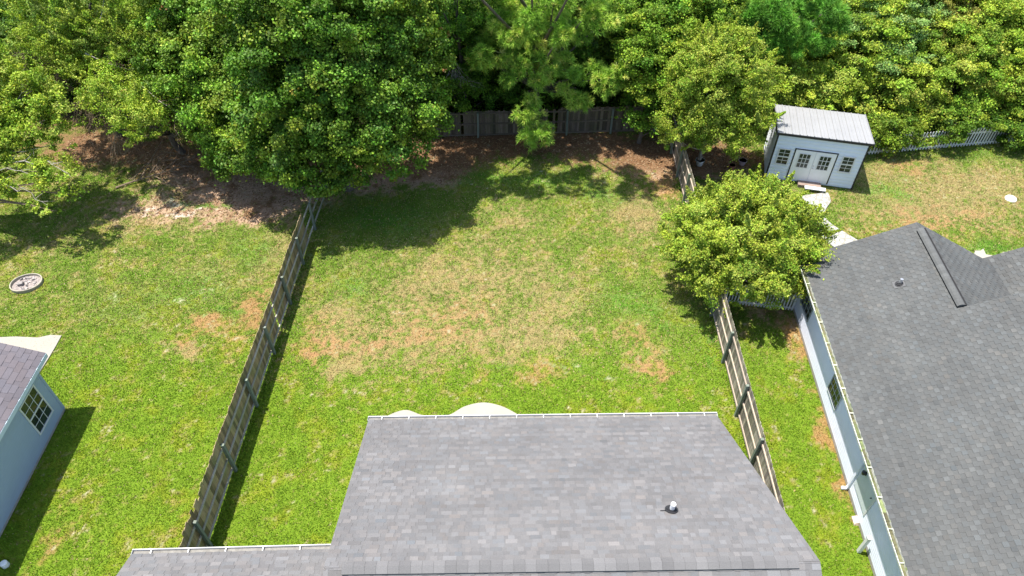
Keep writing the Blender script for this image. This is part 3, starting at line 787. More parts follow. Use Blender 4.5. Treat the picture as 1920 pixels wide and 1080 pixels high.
# ------------------------------------------------------------------ wooden fences
def dogear(mb, base, e, outw, w_, h, th, col):
    """one dog-eared picket"""
    c = w_ * .22
    prof = [(0, 0), (w_, 0), (w_, h - c), (w_ - c, h), (c, h), (0, h - c)]
    pts = [base + e * x_ + up * z_ for x_, z_ in prof]
    n = 6; outv = outw * th
    mb.add(pts + [p + outv for p in pts], [tuple(range(n))[::-1], tuple(range(n, 2 * n))] + [(i, (i + 1) % n, n + (i + 1) % n, n + i) for i in range(n)], col)
def wood_fence(name, label, posts, side, heights, post_h, wood, rail, gaps=(), rails_z=(.16, .80, 1.42), skip_panels=(), group=None, jitter=.03, sag=.02, picket_w=.14, ragged=None, skip_posts=(), post_r=.05):
    """posts: list of (x,y) on the line; side: unit vector from post line to the picket side"""
    f_ = thing(name, label, 'fence', (posts[0][0], posts[0][1], 0), group)
    side = np.array(side, float)
    for i, p in enumerate(posts):
        if i in skip_posts: continue
        mb = MB(); p3 = np.array([p[0], p[1], 0.]); lean = np.array([random.uniform(-.03, .03), random.uniform(-.03, .03), 0])
        t = random.uniform(.85, 1.15)
        d = unit(np.array([*(np.array(posts[min(i + 1, len(posts) - 1)]) - np.array(posts[max(i - 1, 0)])), 0]))
        hh = post_h + random.uniform(-.04, .06)
        mb.hexa([p3 + d * a * post_r + side * b * post_r - up * .1 for a, b in ((-1, -1), (1, -1), (1, 1), (-1, 1))] + [p3 + lean + d * a * post_r + side * b * post_r + up * hh for a, b in ((-1, -1), (1, -1), (1, 1), (-1, 1))], (t, t, t))
        mb.build('post', M_POST, f_)
    for i in range(len(posts) - 1):
        a = np.array([*posts[i], 0.]); b_ = np.array([*posts[i + 1], 0.]); L = np.linalg.norm(b_ - a); e = (b_ - a) / L
        off = side * (post_r + .002)
        for z in rails_z:
            mb = MB(); dz0, dz1 = random.uniform(-sag, sag), random.uniform(-sag, sag)
            o_ = a + off + up * (z + dz0); r_ = b_ + off + up * (z + dz1); t = random.uniform(.85, 1.15)
            mb.box(o_, r_ - o_ - e * .004, side * .040, up * .085, (t, t, t)); mb.build('rail', rail, f_)
        if i in skip_panels: continue
        mb = MB(); s = 0
        h0, h1 = heights[i], heights[i + 1]
        while s < L - .02:
            w_ = min(picket_w * random.uniform(.93, 1.04), L - s)
            pos = a + e * s
            miss = any(g0 <= (i + s / L) <= g1 for g0, g1 in gaps)
            if not miss and w_ > .03:
                h = h0 + (h1 - h0) * s / L + random.uniform(-jitter, jitter)
                if ragged and ragged[0] <= (i + s / L) <= ragged[1]: h += random.uniform(-.22, .08)
                t = random.uniform(.55, 1.45)
                dogear(mb, pos + side * (post_r + .044) + up * (.04 + random.uniform(-.01, .02)) + side * random.uniform(0, .008), e, side, w_ - random.uniform(.004, .012), h - .04, .018, (t, t * random.uniform(.97, 1.03), t * random.uniform(.92, 1.02)))
            s += w_
        mb.build('picket_panel', wood, f_)
    return f_
lposts_px = [(398, 1025), (443, 883), (480, 762), (512, 663), (542, 570), (568, 496), (592, 430)]
lp_ = [G(*q)[:2] for q in lposts_px]
lp_ = [(-9.55 + .0225 * (p[1] - 9), p[1]) for p in lp_]
lp_ = [(-9.58, 7.0)] + lp_ + [(-9.05, 28.3), (-8.98, 30.9), (-8.9, 33.2)]
# pickets end part way to the last post, bare rails continue
wood_fence('wooden_fence', 'long mossy dark wooden fence on the left with bare rails at its far end', lp_, (-1, .0, 0), [1.90, 1.93, 1.93, 1.86, 1.80, 1.78, 1.76, 1.72, 1.70, 1.7, 1.7], 1.62, M_WOOD, M_RAIL,
           gaps=((4.42, 4.50), (6.62, 12)), ragged=(0, 1.25), rails_z=(.14, .74, 1.36), jitter=.035)
rp_ = [G(*q)[:2] for q in [(1417, 877), (1375, 780), (1350, 681)]]
rl_ = lambda y: 8.32 + .0165 * (y - 13.5)
ys = [10.3, 13.0, 15.15, 17.65, 20.15, 22.65, 25.15, 27.65, 29.8, 31.9, 33.7]
rp_ = [(rl_(y_), y_) for y_ in ys]
wood_fence('wooden_fence', 'grey wooden fence on the right with tan rails running under the round tree', rp_, (1, 0, 0), [1.85] * len(ys), 1.78, M_WOOD_R, M_RAIL_R, rails_z=(.12, .80, 1.50), jitter=.02, gaps=((8.9, 12),))
bp_ = [(-9.0 + 2.43 * i, 33.05 + .052 * (2.43 * i)) for i in range(8)]
bp_ = [(x_ - .0, y_) for x_, y_ in bp_]
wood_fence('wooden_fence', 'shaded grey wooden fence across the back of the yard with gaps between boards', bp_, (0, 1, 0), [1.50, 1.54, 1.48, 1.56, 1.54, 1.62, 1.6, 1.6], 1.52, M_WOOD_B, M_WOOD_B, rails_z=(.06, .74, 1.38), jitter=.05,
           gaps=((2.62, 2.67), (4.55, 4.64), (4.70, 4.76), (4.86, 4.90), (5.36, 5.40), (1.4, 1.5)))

# ------------------------------------------------------------------ white picket fences
def picket_fence(label, A, B, h=1.0, step=.17, pw=.075):
    A = np.array([*A[:2], 0.]); B = np.array([*B[:2], 0.]); L = np.linalg.norm(B - A); e = (B - A) / L; o_ = np.array([e[1], -e[0], 0])
    f_ = thing('picket_fence', label, 'fence', A)
    for z in (.12, h * .68):
        mb = MB(); mb.box(A + up * z, B - A, o_ * .035, up * .08); mb.build('rail', M_WHITE_TRIM, f_)
    mb = MB(); s = 0
    while s < L - pw:
        p = A + e * s + o_ * .037; hh = h
        mb.prism([p + up * .05, p + e * pw + up * .05, p + e * pw + up * (hh - .05), p + e * pw / 2 + up * hh, p + up * (hh - .05)], o_ * .02); s += step
    mb.build('pickets', M_WHITE_TRIM, f_)
    n = max(1, round(L / 2.4))
    for i in range(n + 1):
        mb = MB(); mb.cbox(A + (B - A) * i / n + up * (h / 2 + .04) - o_ * .05, e * .10, o_ * .08, up * (h + .08)); mb.build('post', M_WHITE_TRIM, f_)
picket_fence('low white picket fence half buried in vines behind the right lawn', G(1600, 290) + np.array([.6, 0, 0]), G(1990, 258), 1.15)
picket_fence('short white picket fence between the round tree and the right house', np.array([8.75, 20.95, 0]), np.array([11.9, 20.45, 0]), 1.2, .125, .06)

# ------------------------------------------------------------------ shed
S0 = np.array([13.13, 29.76, 0]); S1 = np.array([17.22, 28.80, 0]); se = unit(S1 - S0); sbk = np.array([-se[1], se[0], 0]); SW = np.linalg.norm(S1 - S0); so = -sbk
SD = 2.75
shed = thing('garden_shed', 'pale blue-white sided shed with black corners, metal roof and white double doors', 'shed', (S0 + S1) / 2 + sbk * SD / 2)
hf, hb = 2.74, 2.50
mb = MB(); mb.hexa([S0, S1, S1 + sbk * SD, S0 + sbk * SD, S0 + up * hf, S1 + up * hf, S1 + sbk * SD + up * hb, S0 + sbk * SD + up * hb]); mb.build('wall', M_SHED_SIDING, shed)
mb = MB(); siding(mb, S0, S1, .06, hf - .02, so, .20, .045); siding(mb, S0 + sbk * SD, S0, .06, hb - .04, -se, .20, .04); siding(mb, S1, S1 + sbk * SD, .06, hb - .04, se, .17, .022)
mb.build('siding', M_SHED_SIDING, shed)
for c_, h_ in ((S0 - se * .035 - sbk * .055, hf), (S1 - se * .035 - sbk * .055, hf), (S0 + sbk * (SD - .035) - se * .035, hb), (S1 + sbk * (SD - .035) - se * .035, hb)):
    mb = MB(); mb.box(c_, se * .07, sbk * .09, up * (h_ - .12)); mb.build('corner_trim', M_BLACK, shed)
ov = .10
a = S0 - se * ov - sbk * .14 + up * (hf + .0); b_ = S1 + se * .16 - sbk * .14 + up * (hf + .0); ds = sbk * (SD + .3) + up * (hb - hf)
mb = MB(); mb.hexa([a, b_, b_ + ds, a + ds, a + up * .03, b_ + up * .03, b_ + ds + up * .03, a + ds + up * .03])
nr_ = 13; Lr = np.linalg.norm(b_ - a)
for i in range(nr_ * 2 + 1):
    p = a + (b_ - a) * (i / (nr_ * 2)) * .985 + up * .03; big_ = (i % 2 == 0)
    w2 = .06 if big_ else .025; h2 = .035 if big_ else .012
    mb.hexa([p, p + se * w2, p + se * w2 + ds, p + ds, p + se * w2 * .3 + up * h2, p + se * w2 * .7 + up * h2, p + se * w2 * .7 + ds + up * h2, p + se * w2 * .3 + ds + up * h2])
mb.build('roof', M_METALROOF, shed)
mb = MB(); mb.box(a - up * .10 - so * .0 + so * .004, b_ - a, so * .02, up * .115)
mb.hexa([a - se * .02 - up * .09, a - se * .004 - up * .09, a - se * .004 + ds - up * .09, a - se * .02 + ds - up * .09, a - se * .02 + up * .03, a - se * .004 + up * .03, a - se * .004 + ds + up * .03, a - se * .02 + ds + up * .03])
mb.hexa([b_ + se * .004 - up * .09, b_ + se * .02 - up * .09, b_ + se * .02 + ds - up * .09, b_ + se * .004 + ds - up * .09, b_ + se * .004 + up * .03, b_ + se * .02 + up * .03, b_ + se * .02 + ds + up * .03, b_ + se * .004 + ds + up * .03])
mb.build('fascia', M_BLACK, shed)
M_MULL = M_WHITE_TRIM
# doors, measured along the front
def fpos(px, py):
    p = plane_hit(px, py, S0, so); return (p - S0) @ se, p[2]
d0, _z = fpos(1497, 284 + 52); 
D0, D1 = 1.02, 2.95
zt = 1.92
mb = MB()
mb.box(S0 + se * (D0 - .05) + so * .024 + up * .12, se * .05, so * .05, up * (zt - .12)); mb.box(S0 + se * D1 + so * .024 + up * .12, se * .05, so * .05, up * (zt - .12))
mb.box(S0 + se * (D0 - .05) + so * .024 + up * zt, se * (D1 - D0 + .1), so * .05, up * .04); mb.build('door_frame', M_BLACK, shed)
half = (D1 - D0) / 2
for k in range(2):
    o_ = S0 + se * (D0 + k * half + .008) + so * .042 + up * .14
    mb = MB(); mb.box(o_, se * (half - .016), so * .03, up * (zt - .16)); dd = mb.build('door', M_DOOR, shed)
    wo = o_ + se * (half * .5 - .26) + so * .031 + up * .78
    mb = MB(); mb.box(wo, se * .52, so * .006, up * .80); pn = mb.build('window', M_GLASS, dd)
    mb = MB()
    for x_ in (0, .175, .35, .525): mb.box(wo + se * (x_ - .016) + so * .007, se * .026, so * .012, up * .80)
    for z_ in (0, .266, .533, .80): mb.box(wo - se * .016 + so * .0075 + up * (z_ - .014), se * .55, so * .013, up * .028)
    mb.build('muntins', M_WHITE_TRIM, dd)
    if k == 1:
        mb = MB(); hx = o_ + se * .06 + so * .03 + up * .82
        mb.tube([hx, hx + so * .05], [.02, .02], 8); mb.tube([hx + so * .05, hx + so * .05 + se * .09], [.012, .012], 6); mb.cbox(hx + up * .13 + so * .012, se * .05, so * .02, up * .05)
        mb.build('handle', M_GALV, dd)
for x_ in (.27, 3.28):
    window(shed, S0 + se * x_ + so * .042, se, so, .50, .98, 1.83, 2, 4, M_WHITE_TRIM, 'h', fw=.05)
mb = MB(); q_ = S0 + se * (D0 + .55)
mb.box(q_ + so * .05 + up * .0, se * 1.1, so * .42, up * .16); mb.build('ramp', simple('worn_plywood', (.26, .19, .15), .85, var=.2), shed)
st = S0 + se * (D0 + .85) + so * .52
t_ = thing('wooden_step', 'low white plank step in front of the shed doors', 'step', st)
mb = MB(); mb.box(st + up * .15, se * 1.0, so * .24, up * .045); mb.build('tread', M_WHITE_TRIM, t_)
for x_ in (.06, .86):
    mb = MB(); mb.box(st + se * x_ - up * .02, se * .06, so * .2, up * .17); mb.build('leg', M_CONC_DARK, t_)

# ------------------------------------------------------------------ small things on the ground
fp = G(51, 533); fpt = thing('fire_pit', 'shallow pale concrete fire ring full of ash on the left lawn', 'fire pit', fp)
def ring_pts(c, r0, r1, z, rot, n=40):
    return [np.array([c[0] + math.cos(t + rot) * r0 * 1.0, c[1] + math.sin(t + rot) * r1, z]) for t in np.arange(n) * 2 * math.pi / n]
n = 48; mb = MB(); vs = []
prof = [(1.0, -.05), (1.0, .12), (.985, .14), (.93, .14), (.915, .12), (.90, -.02)]
for k in range(n):
    t = 2 * math.pi * k / n
    for r_, z_ in prof:
        x_ = math.cos(t) * .66 * r_; y_ = math.sin(t) * .56 * r_
        c_, s_ = math.cos(.25), math.sin(.25)
        vs.append((fp[0] + x_ * c_ - y_ * s_, fp[1] + x_ * s_ + y_ * c_, z_ + .01 * math.sin(3 * t)))
K = len(prof); fs = [(k * K + j, ((k + 1) % n) * K + j, ((k + 1) % n) * K + j + 1, k * K + j + 1) for k in range(n) for j in range(K - 1)]
mb.add(vs, fs); mb.build('rim', simple('pale_ring_concrete', (.33, .30, .23), .9, var=.15, scale=8, bumps=.4, bscale=40), fpt)
mb = MB(); mb.add([(fp[0] + math.cos(t) * .62, fp[1] + math.sin(t) * .52, .03) for t in np.arange(40) * 2 * math.pi / 40], [tuple(range(40))])
mb.build('ash_bed', simple('ash', (.27, .23, .21), .95, var=.5, scale=14, bumps=1, bscale=22), fpt)
M_STONE = simple('broken_stone', (.36, .31, .28), .9, var=.3, scale=8)
st = thing('stone_rubble', 'broken stones and ash lumps inside the fire ring', 'stones', fp + up * .03)
for k in range(46):
    a_ = random.uniform(0, 6.28); r_ = math.sqrt(random.random()) * .48; s_ = random.uniform(.02, .06)
    c_ = np.array([fp[0] + math.cos(a_) * r_, fp[1] + math.sin(a_) * r_ * .85, .03 + s_ * .4]); t = random.uniform(.6, 1.5)
    e1 = unit([random.gauss(0, 1), random.gauss(0, 1), .3]); e2 = unit(np.cross(e1, (0, .2, 1))); e3 = np.cross(e1, e2)
    mb = MB() if k == 0 else mb
    mb.cbox(c_, e1 * s_ * 2 * random.uniform(.6, 1), e2 * s_ * 2, e3 * s_ * random.uniform(.8, 1.4), (t, t, t))
c_ = fp + np.array([-.22, -.06, .09]); mb.cbox(c_, unit([1, .3, .1]) * .22, unit([-.3, 1, 0]) * .18, up * .12, (.8, .8, .8))
bpy.data.objects.remove(st)
tag(mb.build('stone_rubble', simple('ash_stone', (.30, .27, .25), .9, var=.35, scale=8, use_attr=True), org=fp + up * .03), 'broken stones and one square block lying in the fire ring', 'stones')

def dome_cap(name, c, r, h, mat, label, cat, tall=0):
    mb = MB(); pts = [c - up * .02, c + up * (tall + .001), c + up * (tall + h * .6), c + up * (tall + h * .95), c + up * (tall + h)]
    mb.tube(pts, [r, r, r * .85, r * .45, r * .05], 20)
    return tag(mb.build(name, mat, org=c, smooth=False), label, cat)
dome_cap('septic_lid', G(1895, 373), .27, .10, M_PIPE, 'white oval plastic lid lying in the dry lawn on the right', 'lid', .02)
c_ = G(11, 1060)
dome_cap('cleanout_pipe', c_, .11, .03, M_PIPE, 'white capped pipe in the shaded grass beside the left house', 'pipe', .16)

# things under the tree beside the shed
def pot(c, r, h, mat, label):
    t_ = thing('plant_pot', label, 'pot', c)
    mb = MB(); mb.tube([c, c + up * h, c + up * h, c + up * (h - .03), c + up * (h - .04)], [r * .7, r, r * 1.1, r * 1.1, r * .9], 18); mb.build('body', mat, t_)
    mb = MB(); mb.tube([c + up * (h - .045), c + up * (h - .03)], [r * .88, r * .85], 16); mb.build('soil', M_BARK, t_)
pot(G(1311, 309), .22, .32, M_WHITE_TRIM, 'white bucket-like pot in the shade just right of the wooden fence')
pot(G(1391, 308), .20, .26, simple('pinkish_pot', (.45, .33, .36), .6), 'pinkish round pot in the shade left of the shed')
pot(G(1372, 316), .16, .22, simple('terracotta', (.32, .13, .07), .8), 'small terracotta pot under the yellow-green tree by the shed')

# ------------------------------------------------------------------ trees
def rand_dirs(n):
    v = rng.normal(size=(n, 3)); return v / np.linalg.norm(v, axis=1, keepdims=True)
def norm(v): return v / (np.linalg.norm(v, axis=-1, keepdims=True) + 1e-9)
def leaf_quads(P, Nn, size, width, fold=.25, droop=0.0):
    n = len(P)
    t = norm(np.cross(Nn, rand_dirs(n)))
    t[:, 2] -= droop; t = norm(t)
    s = norm(np.cross(Nn, t)); Nn = np.cross(t, s)
    L = size * rng.uniform(.65, 1.25, n)[:, None]; W = L * width * .5
    a = P - t * L * .5; c = P + t * L * .5
    b_ = P + s * W - Nn * W * fold - t * L * .05; d = P - s * W - Nn * W * fold - t * L * .05
    return np.stack([a, b_, c, d], 1)
def crown(lobes, per_m2, size, palette, clump_r=(.35, .6), clump_per=1.6, spread=.72, width=.6, flat=.65, up_bias=.45, shoots=0.0, var=.20, droop=0., inner=.25, tipcol=None, low=-.55):
    """lobes: list of (centre, r) or (centre, (rx,ry,rz)); returns verts and per-leaf colours"""
    QV = []; QC = []
    pal = np.array(palette)
    for L in lobes:
        c = np.array(L[0], float); r = np.array(L[1] if hasattr(L[1], '__len__') else (L[1],) * 3, float)
        area = 4 * math.pi * (((r[0] * r[1]) ** 1.6 + (r[0] * r[2]) ** 1.6 + (r[1] * r[2]) ** 1.6) / 3) ** (1 / 1.6)
        nc = max(5, int(area * clump_per))
        dirs = rand_dirs(nc * 2); dirs = dirs[dirs[:, 2] > low][:nc]; nc = len(dirs)
        rad = rng.uniform(.66, 1.20, nc)[:, None]
        inn = rng.random(nc) < inner; rad[inn] *= rng.uniform(.4, .8, inn.sum())[:, None]
        cc = c + dirs * r * rad
        nrm = norm(dirs / r)
        cr = rng.uniform(clump_r[0], clump_r[1], nc) * min(1.0, r.min() / .9)
        nl = int(per_m2 / clump_per)
        for i in range(nc):
            k = max(6, int(nl * (cr[i] / np.mean(clump_r)) ** 2 * rng.uniform(.7, 1.3)))
            o = nrm[i]
            if shoots and rng.random() < shoots:
                ax = norm(o * .8 + np.array([0, 0, .35]) + rng.normal(size=3) * .35)
                tt = rng.random(k) ** .8
                ofs = ax * (tt * cr[i] * 1.7)[:, None] + rng.normal(size=(k, 3)) * (cr[i] * .20 * (1.15 - tt))[:, None]
                out_ = norm(ofs + 1e-3)
            else:
                dd = rand_dirs(k); dd = norm(dd + o * .35)
                rr_ = rng.random(k) ** .45
                ofs = dd * rr_[:, None] * cr[i] * rng.uniform(.55, 1.5, 3); ofs[:, 2] *= flat; out_ = dd
                st_ = rng.random(k) < .12; ofs[st_] *= rng.uniform(1.2, 1.9, (st_.sum(), 1))
            p = cc[i] + ofs
            Nn = norm(out_ * .45 + o * .30 + np.array([0, 0, up_bias]) + rng.normal(size=(k, 3)) * spread)
            QV.append(leaf_quads(p, Nn, size, width, droop=droop))
            base = pal[rng.integers(0, len(pal))]
            m_ = rng.lognormal(0, var * .9)
            colr = base * m_ * rng.lognormal(-.02, var * 1.5, (k, 1)) * rng.lognormal(0, .08, (k, 3))
            if tipcol is not None:
                tip = rng.random(k) < tipcol[1]
                colr[tip] = np.array(tipcol[0]) * rng.lognormal(0, .15, (tip.sum(), 1))
            QC.append(colr)
    V = np.concatenate(QV).reshape(-1, 3); C = np.concatenate(QC)
    return V, np.clip(C, .004, .6)
def limbs(base, lobes, r0, mat, parent, n=9, crook=.25, name='trunk'):
    mb = MB(); base = np.array(base, float)
    cs = np.array([l[0] for l in lobes], float)
    top = np.array([cs[:, 0].mean() * .6 + base[0] * .4, cs[:, 1].mean() * .6 + base[1] * .4, max(cs[:, 2].max() * .75, 1.5)])
    pts = [base + (top - base) * t + np.array([random.uniform(-crook, crook), random.uniform(-crook, crook), 0]) * t * (1 - t) * 2 for t in (0, .2, .4, .6, .8, 1)]
    mb.tube([pts[0] - up * .1] + pts, [r0 * 1.35, r0 * 1.15, r0 * .95, r0 * .8, r0 * .62, r0 * .42, r0 * .2], n)
    for c in cs:
        zt = max(.3, c[2] * .45)
        j = int(np.argmin([abs(p[2] - zt) for p in pts])); s = pts[j]
        mid = (s + c) / 2 + np.array([random.uniform(-.3, .3), random.uniform(-.3, .3), random.uniform(-.1, .4)])
        mb.tube([s, s * .6 + mid * .4, mid, (mid + c) / 2 + up * .1, c], [r0 * .45, r0 * .36, r0 * .26, r0 * .16, r0 * .07], 6)
    return mb.build(name, mat, parent, smooth=True)
def tree(name, label, lobes, base, r0=.18, leafmat=M_LEAF, bark=M_BARK, group=None, cat='tree', trunk=True, **kw):
    base = np.array([base[0], base[1], 0.])
    t = thing(name, label, cat, base, group)
    V, C = crown(lobes, **kw)
    mesh_np('crown' if cat == 'tree' else 'foliage', V, np.arange(len(V)).reshape(-1, 4), leafmat, parent=t, fcol=C.astype(np.float32))
    if trunk: limbs(base, lobes, r0, bark, t)
    return t
def LB_(L): return [(Y(px, py, y), r) for px, py, y, r in L]

DARKG = [(0.0987, 0.2145, 0.0177), (0.1271, 0.2535, 0.0199), (0.157, 0.286, 0.0243), (0.1046, 0.2145, 0.0265)]
MIDG = [(0.1546, 0.2688, 0.0218), (0.2061, 0.32, 0.0261), (0.2429, 0.3392, 0.0304), (0.1398, 0.2432, 0.0218)]
LIGHT = [(0.237, 0.3416, 0.0311), (0.2882, 0.3782, 0.0373), (0.1922, 0.305, 0.0269), (0.3074, 0.3843, 0.057)]
YELL = [(0.2587, 0.345, 0.0299), (0.299, 0.3737, 0.0345), (0.2012, 0.3105, 0.0299), (0.3277, 0.3737, 0.0517)]
PINEG = [(0.2969, 0.4844, 0.0625), (0.3671, 0.5469, 0.075), (0.2344, 0.4141, 0.0531)]

sweet = dict(per_m2=430, size=.118, palette=[tuple(.80 * q for q in c3) for c3 in DARKG + MIDG[:3]], clump_r=(.20, .58), inner=.06, clump_per=1.9, var=.20, width=.8)
tree('broadleaf_tree', 'largest dark green leafy tree, left of centre with its crown over the left fence',
     LB_([(600, 300, 26.6, 1.6), (520, 235, 26.8, 1.9), (690, 245, 26.7, 1.7), (775, 200, 28.0, 1.3), (640, 175, 27.3, 2.0), (700, 95, 28.8, 2.1), (560, 125, 27.6, 2.3), (475, 295, 27.2, 1.15), (760, 110, 29.2, 1.6),
          (610, 30, 29.0, 2.6), (805, 232, 28.4, .75), (725, 295, 26.6, 1.0), (600, 345, 26.2, .65), (530, 320, 26.6, .95), (655, 325, 26.4, .8), (775, 275, 27.0, .65), (640, 215, 28.5, 2.4), (700, 20, 30.4, 2.2), (785, 40, 31.0, 1.3)])
     + [(np.array([-9.0, 28.3, 9.4]), 1.8), (np.array([-10.8, 28.4, 9.4]), 1.3), (np.array([-8.6, 28.8, 11.4]), 1.2), (np.array([-9.6, 29.6, 10.8]), 1.0)], (-8.1, 28.9), .30, M_GLOSSLEAF, **sweet)
tree('broadleaf_tree', 'rounded bright green leafy tree just left of the largest tree',
     LB_([(430, 190, 30.3, 2.0), (365, 130, 31.2, 2.1), (450, 80, 32.0, 2.5), (390, 25, 33.2, 2.4), (330, 70, 32.6, 1.5), (440, 275, 29.2, 1.25), (400, 235, 29.8, 1.2), (310, 150, 31.4, 1.0), (480, 150, 30.6, 1.8)]) + [(np.array([-15.4, 34.0, 10.6]), 2.2)], (-15.2, 33.0), .25, M_GLOSSLEAF,  # last lobe lies above the frame, added to shade the ground
     **{**sweet, 'palette': [tuple(.88 * q for q in c3) for c3 in MIDG + DARKG[1:3]]})
droopy = dict(per_m2=420, size=.10, palette=LIGHT + YELL[:1] + [(.24, .33, .06)], clump_r=(.28, .5), clump_per=2.6, var=.18, width=.5, shoots=.45, up_bias=.35, flat=.55, droop=.15)
tree('drooping_tree', 'light green tree with drooping sprays and bare grey twigs, left of the large trees',
     LB_([(245, 205, 29.0, 1.0), (205, 165, 30.0, 1.1), (285, 230, 28.6, .95), (262, 258, 28.5, .6), (310, 215, 29.8, .7), (180, 205, 30.5, .7), (270, 180, 30.4, 1.0), (350, 245, 29.6, .55), (230, 240, 29.5, .6)]), (-17.5, 32.0), .16, **{**droopy, 'palette': [tuple(1.15 * q for q in c3) for c3 in LIGHT]})
tree('drooping_tree', 'tall pale green tree in the top left corner with brown bare twigs below',
     LB_([(110, 60, 33, 1.8), (60, 110, 32.4, 1.3), (160, 100, 32.2, 1.5), (200, 40, 33.4, 2.0), (120, 130, 31.6, 1.1), (240, 90, 32.3, 1.4), (60, 130, 31.6, .8), (290, 20, 34, 1.8), (100, 20, 34.5, 1.8)]) + [(np.array([-22.0, 34.6, 10.8]), 2.0), (np.array([-18.4, 34.6, 10.8]), 1.9)], (-21.5, 33.6), .2, **{**droopy, 'shoots': .6})  # two unseen high lobes added so the ground under the left trees is shaded
oak = dict(per_m2=460, size=.11, palette=LIGHT + YELL[:2], clump_r=(.3, .5), clump_per=1.8, var=.2, width=.65)
lft = tree('oak_tree', 'yellow-green tree at the left edge with bare grey branches reaching over the lawn',
     LB_([(60, 170, 28.2, .8), (100, 195, 28.0, .75), (50, 220, 27.6, .95), (95, 235, 27.5, .7), (10, 190, 28, 1.0), (70, 275, 26.8, .55), (15, 250, 27, .8), (100, 320, 25.6, .65), (115, 340, 25.3, .55), (75, 345, 25.2, .6), (20, 300, 26, .5), (130, 365, 25.0, .4),
          (25, 340, 25.4, .45), (-60, 230, 27, 1.6), (-80, 330, 25.5, 1.3), (60, 385, 24.6, .40), (-50, 150, 28.5, 1.5), (30, 270, 26.6, .7), (0, 320, 25.6, .7), (50, 310, 25.8, .45), (10, 375, 24.8, .5), (100, 395, 24.4, .35), (110, 270, 26.9, .45)]), (-27.5, 27.0), .2, bark=M_BROWNTWIG, **oak)
# bare branches
def twigs(parent, starts, mat, n=10, L=1.2, r=.018, name='bare_branches', spread=.5):
    for s, d in starts:
        mb = MB(); s = np.array(s, float); d = unit(d)
        for k in range(n):
            dd = unit(d + rng.normal(size=3) * spread); l = L * random.uniform(.5, 1.2)
            p = [s + rng.normal(size=3) * .08]
            for j in range(4):
                dd = unit(dd + rng.normal(size=3) * .22 - up * .06); p.append(p[-1] + dd * l / 4)
            mb.tube(p, [r, r * .8, r * .6, r * .4, r * .15], 4, cap=False)
            for q_ in range(3):
                p2 = p[random.randint(1, 3)]; d2 = unit(dd + rng.normal(size=3) * .6)
                mb.tube([p2, p2 + d2 * l * .22, p2 + d2 * l * .4 - up * .03], [r * .45, r * .3, r * .1], 3, cap=False)
        mb.build(name, mat, parent)
for pts, r_ in (([(-40, 300, 26.2), (10, 268, 26.6), (50, 250, 27.0), (85, 225, 27.4)], .05), ([(-40, 310, 25.8), (20, 305, 25.8), (90, 302, 25.7), (125, 325, 25.4)], .055),
                ([(-30, 325, 25.3), (30, 320, 25.3), (80, 330, 25.2)], .035), ([(-30, 345, 24.9), (20, 350, 24.9), (60, 362, 24.7), (90, 385, 24.4)], .04), ([(0, 210, 27.6), (25, 190, 27.8), (40, 170, 28.0)], .03), ([(-40, 290, 26.4), (40, 285, 26.2), (75, 278, 26.5)], .03)):
    P0_ = [Y(*q) for q in pts]; P_ = [P0_[0]]
    for a_, b2_ in zip(P0_[:-1], P0_[1:]):
        for t_ in (.33, .67, 1.0): P_.append(a_ + (b2_ - a_) * t_ + (rng.normal(size=3) * .07 if t_ < 1 else 0))
    mb = MB(); mb.tube(P_, [r_ * .75 * (1 - .8 * i / (len(P_) - 1)) for i in range(len(P_))], 6)
    for q_ in range(2, len(P_), 1):
        d_ = unit(P_[q_] - P_[q_ - 1] + rng.normal(size=3) * .25); p_ = P_[q_ - 1]
        mb.tube([p_, p_ + d_ * .25, p_ + d_ * .5 + rng.normal(size=3) * .06], [r_ * .3, r_ * .2, r_ * .08], 4, cap=False)
    mb.build('bare_branch', M_GREYTWIG, lft)
tw = [o for o in bpy.data.objects if o.name.startswith('drooping_tree') and o.type == 'EMPTY']
twigs(tw[0], [(Y(170, 175, 30.6), (.3, 0, -.8)), (Y(160, 200, 30.4), (.1, -.2, -.9)), (Y(190, 215, 30.2), (.2, -.1, -1)), (Y(150, 185, 30.4), (0, -.2, -1)), (Y(215, 250, 29.6), (.1, -.2, -.6)), (Y(330, 205, 29.6), (.5, -.4, -.5)), (Y(300, 190, 29.9), (.8, -.3, -.2))], M_BROWNTWIG, 14, 1.7, .014)
twigs(tw[1], [(Y(90, 115, 31.6), (-.7, -.3, -.2)), (Y(110, 130, 31.4), (-.3, -.3, -.6)), (Y(70, 100, 31.8), (-.8, -.2, .1)), (Y(210, 110, 31.6), (.7, -.3, -.2))], M_BROWNTWIG, 15, 1.7, .014)
for pts, r_ in (([(160, 100, 31.5), (200, 118, 31.2), (245, 132, 31)], .035), ([(265, 160, 30), (300, 190, 29.6), (335, 212, 29.2), (345, 225, 29)], .03), ([(195, 0, 33), (190, 30, 32.6), (180, 55, 32.2)], .03)):
    P_ = [Y(*q) for q in pts]; mb = MB(); mb.tube(P_, [r_ * (1 - .6 * i / (len(P_) - 1)) for i in range(len(P_))], 5)
    mb.build('bare_branch', M_GREYTWIG, tw[0])
def brown_clump(parent, c, r, pal):
    V, C = crown([(np.array(c), r)], 600, .10, pal, clump_r=(.15, .25), clump_per=6, var=.2)
    mesh_np('brown_leaves', V, np.arange(len(V)).reshape(-1, 4), M_LEAF, parent=parent, fcol=C.astype(np.float32))
BRN = [(.50, .26, .10), (.42, .18, .07), (.55, .33, .14)]
bt = {o['label'][:12]: o for o in bpy.data.objects if o.type == 'EMPTY' and 'label' in o}
t1 = [o for o in bpy.data.objects if o.get('label', '').startswith('largest dark green')][0]
brown_clump(t1, Y(551, 172, 25.6), .22, [(.45, .33, .07), (.36, .30, .05)])
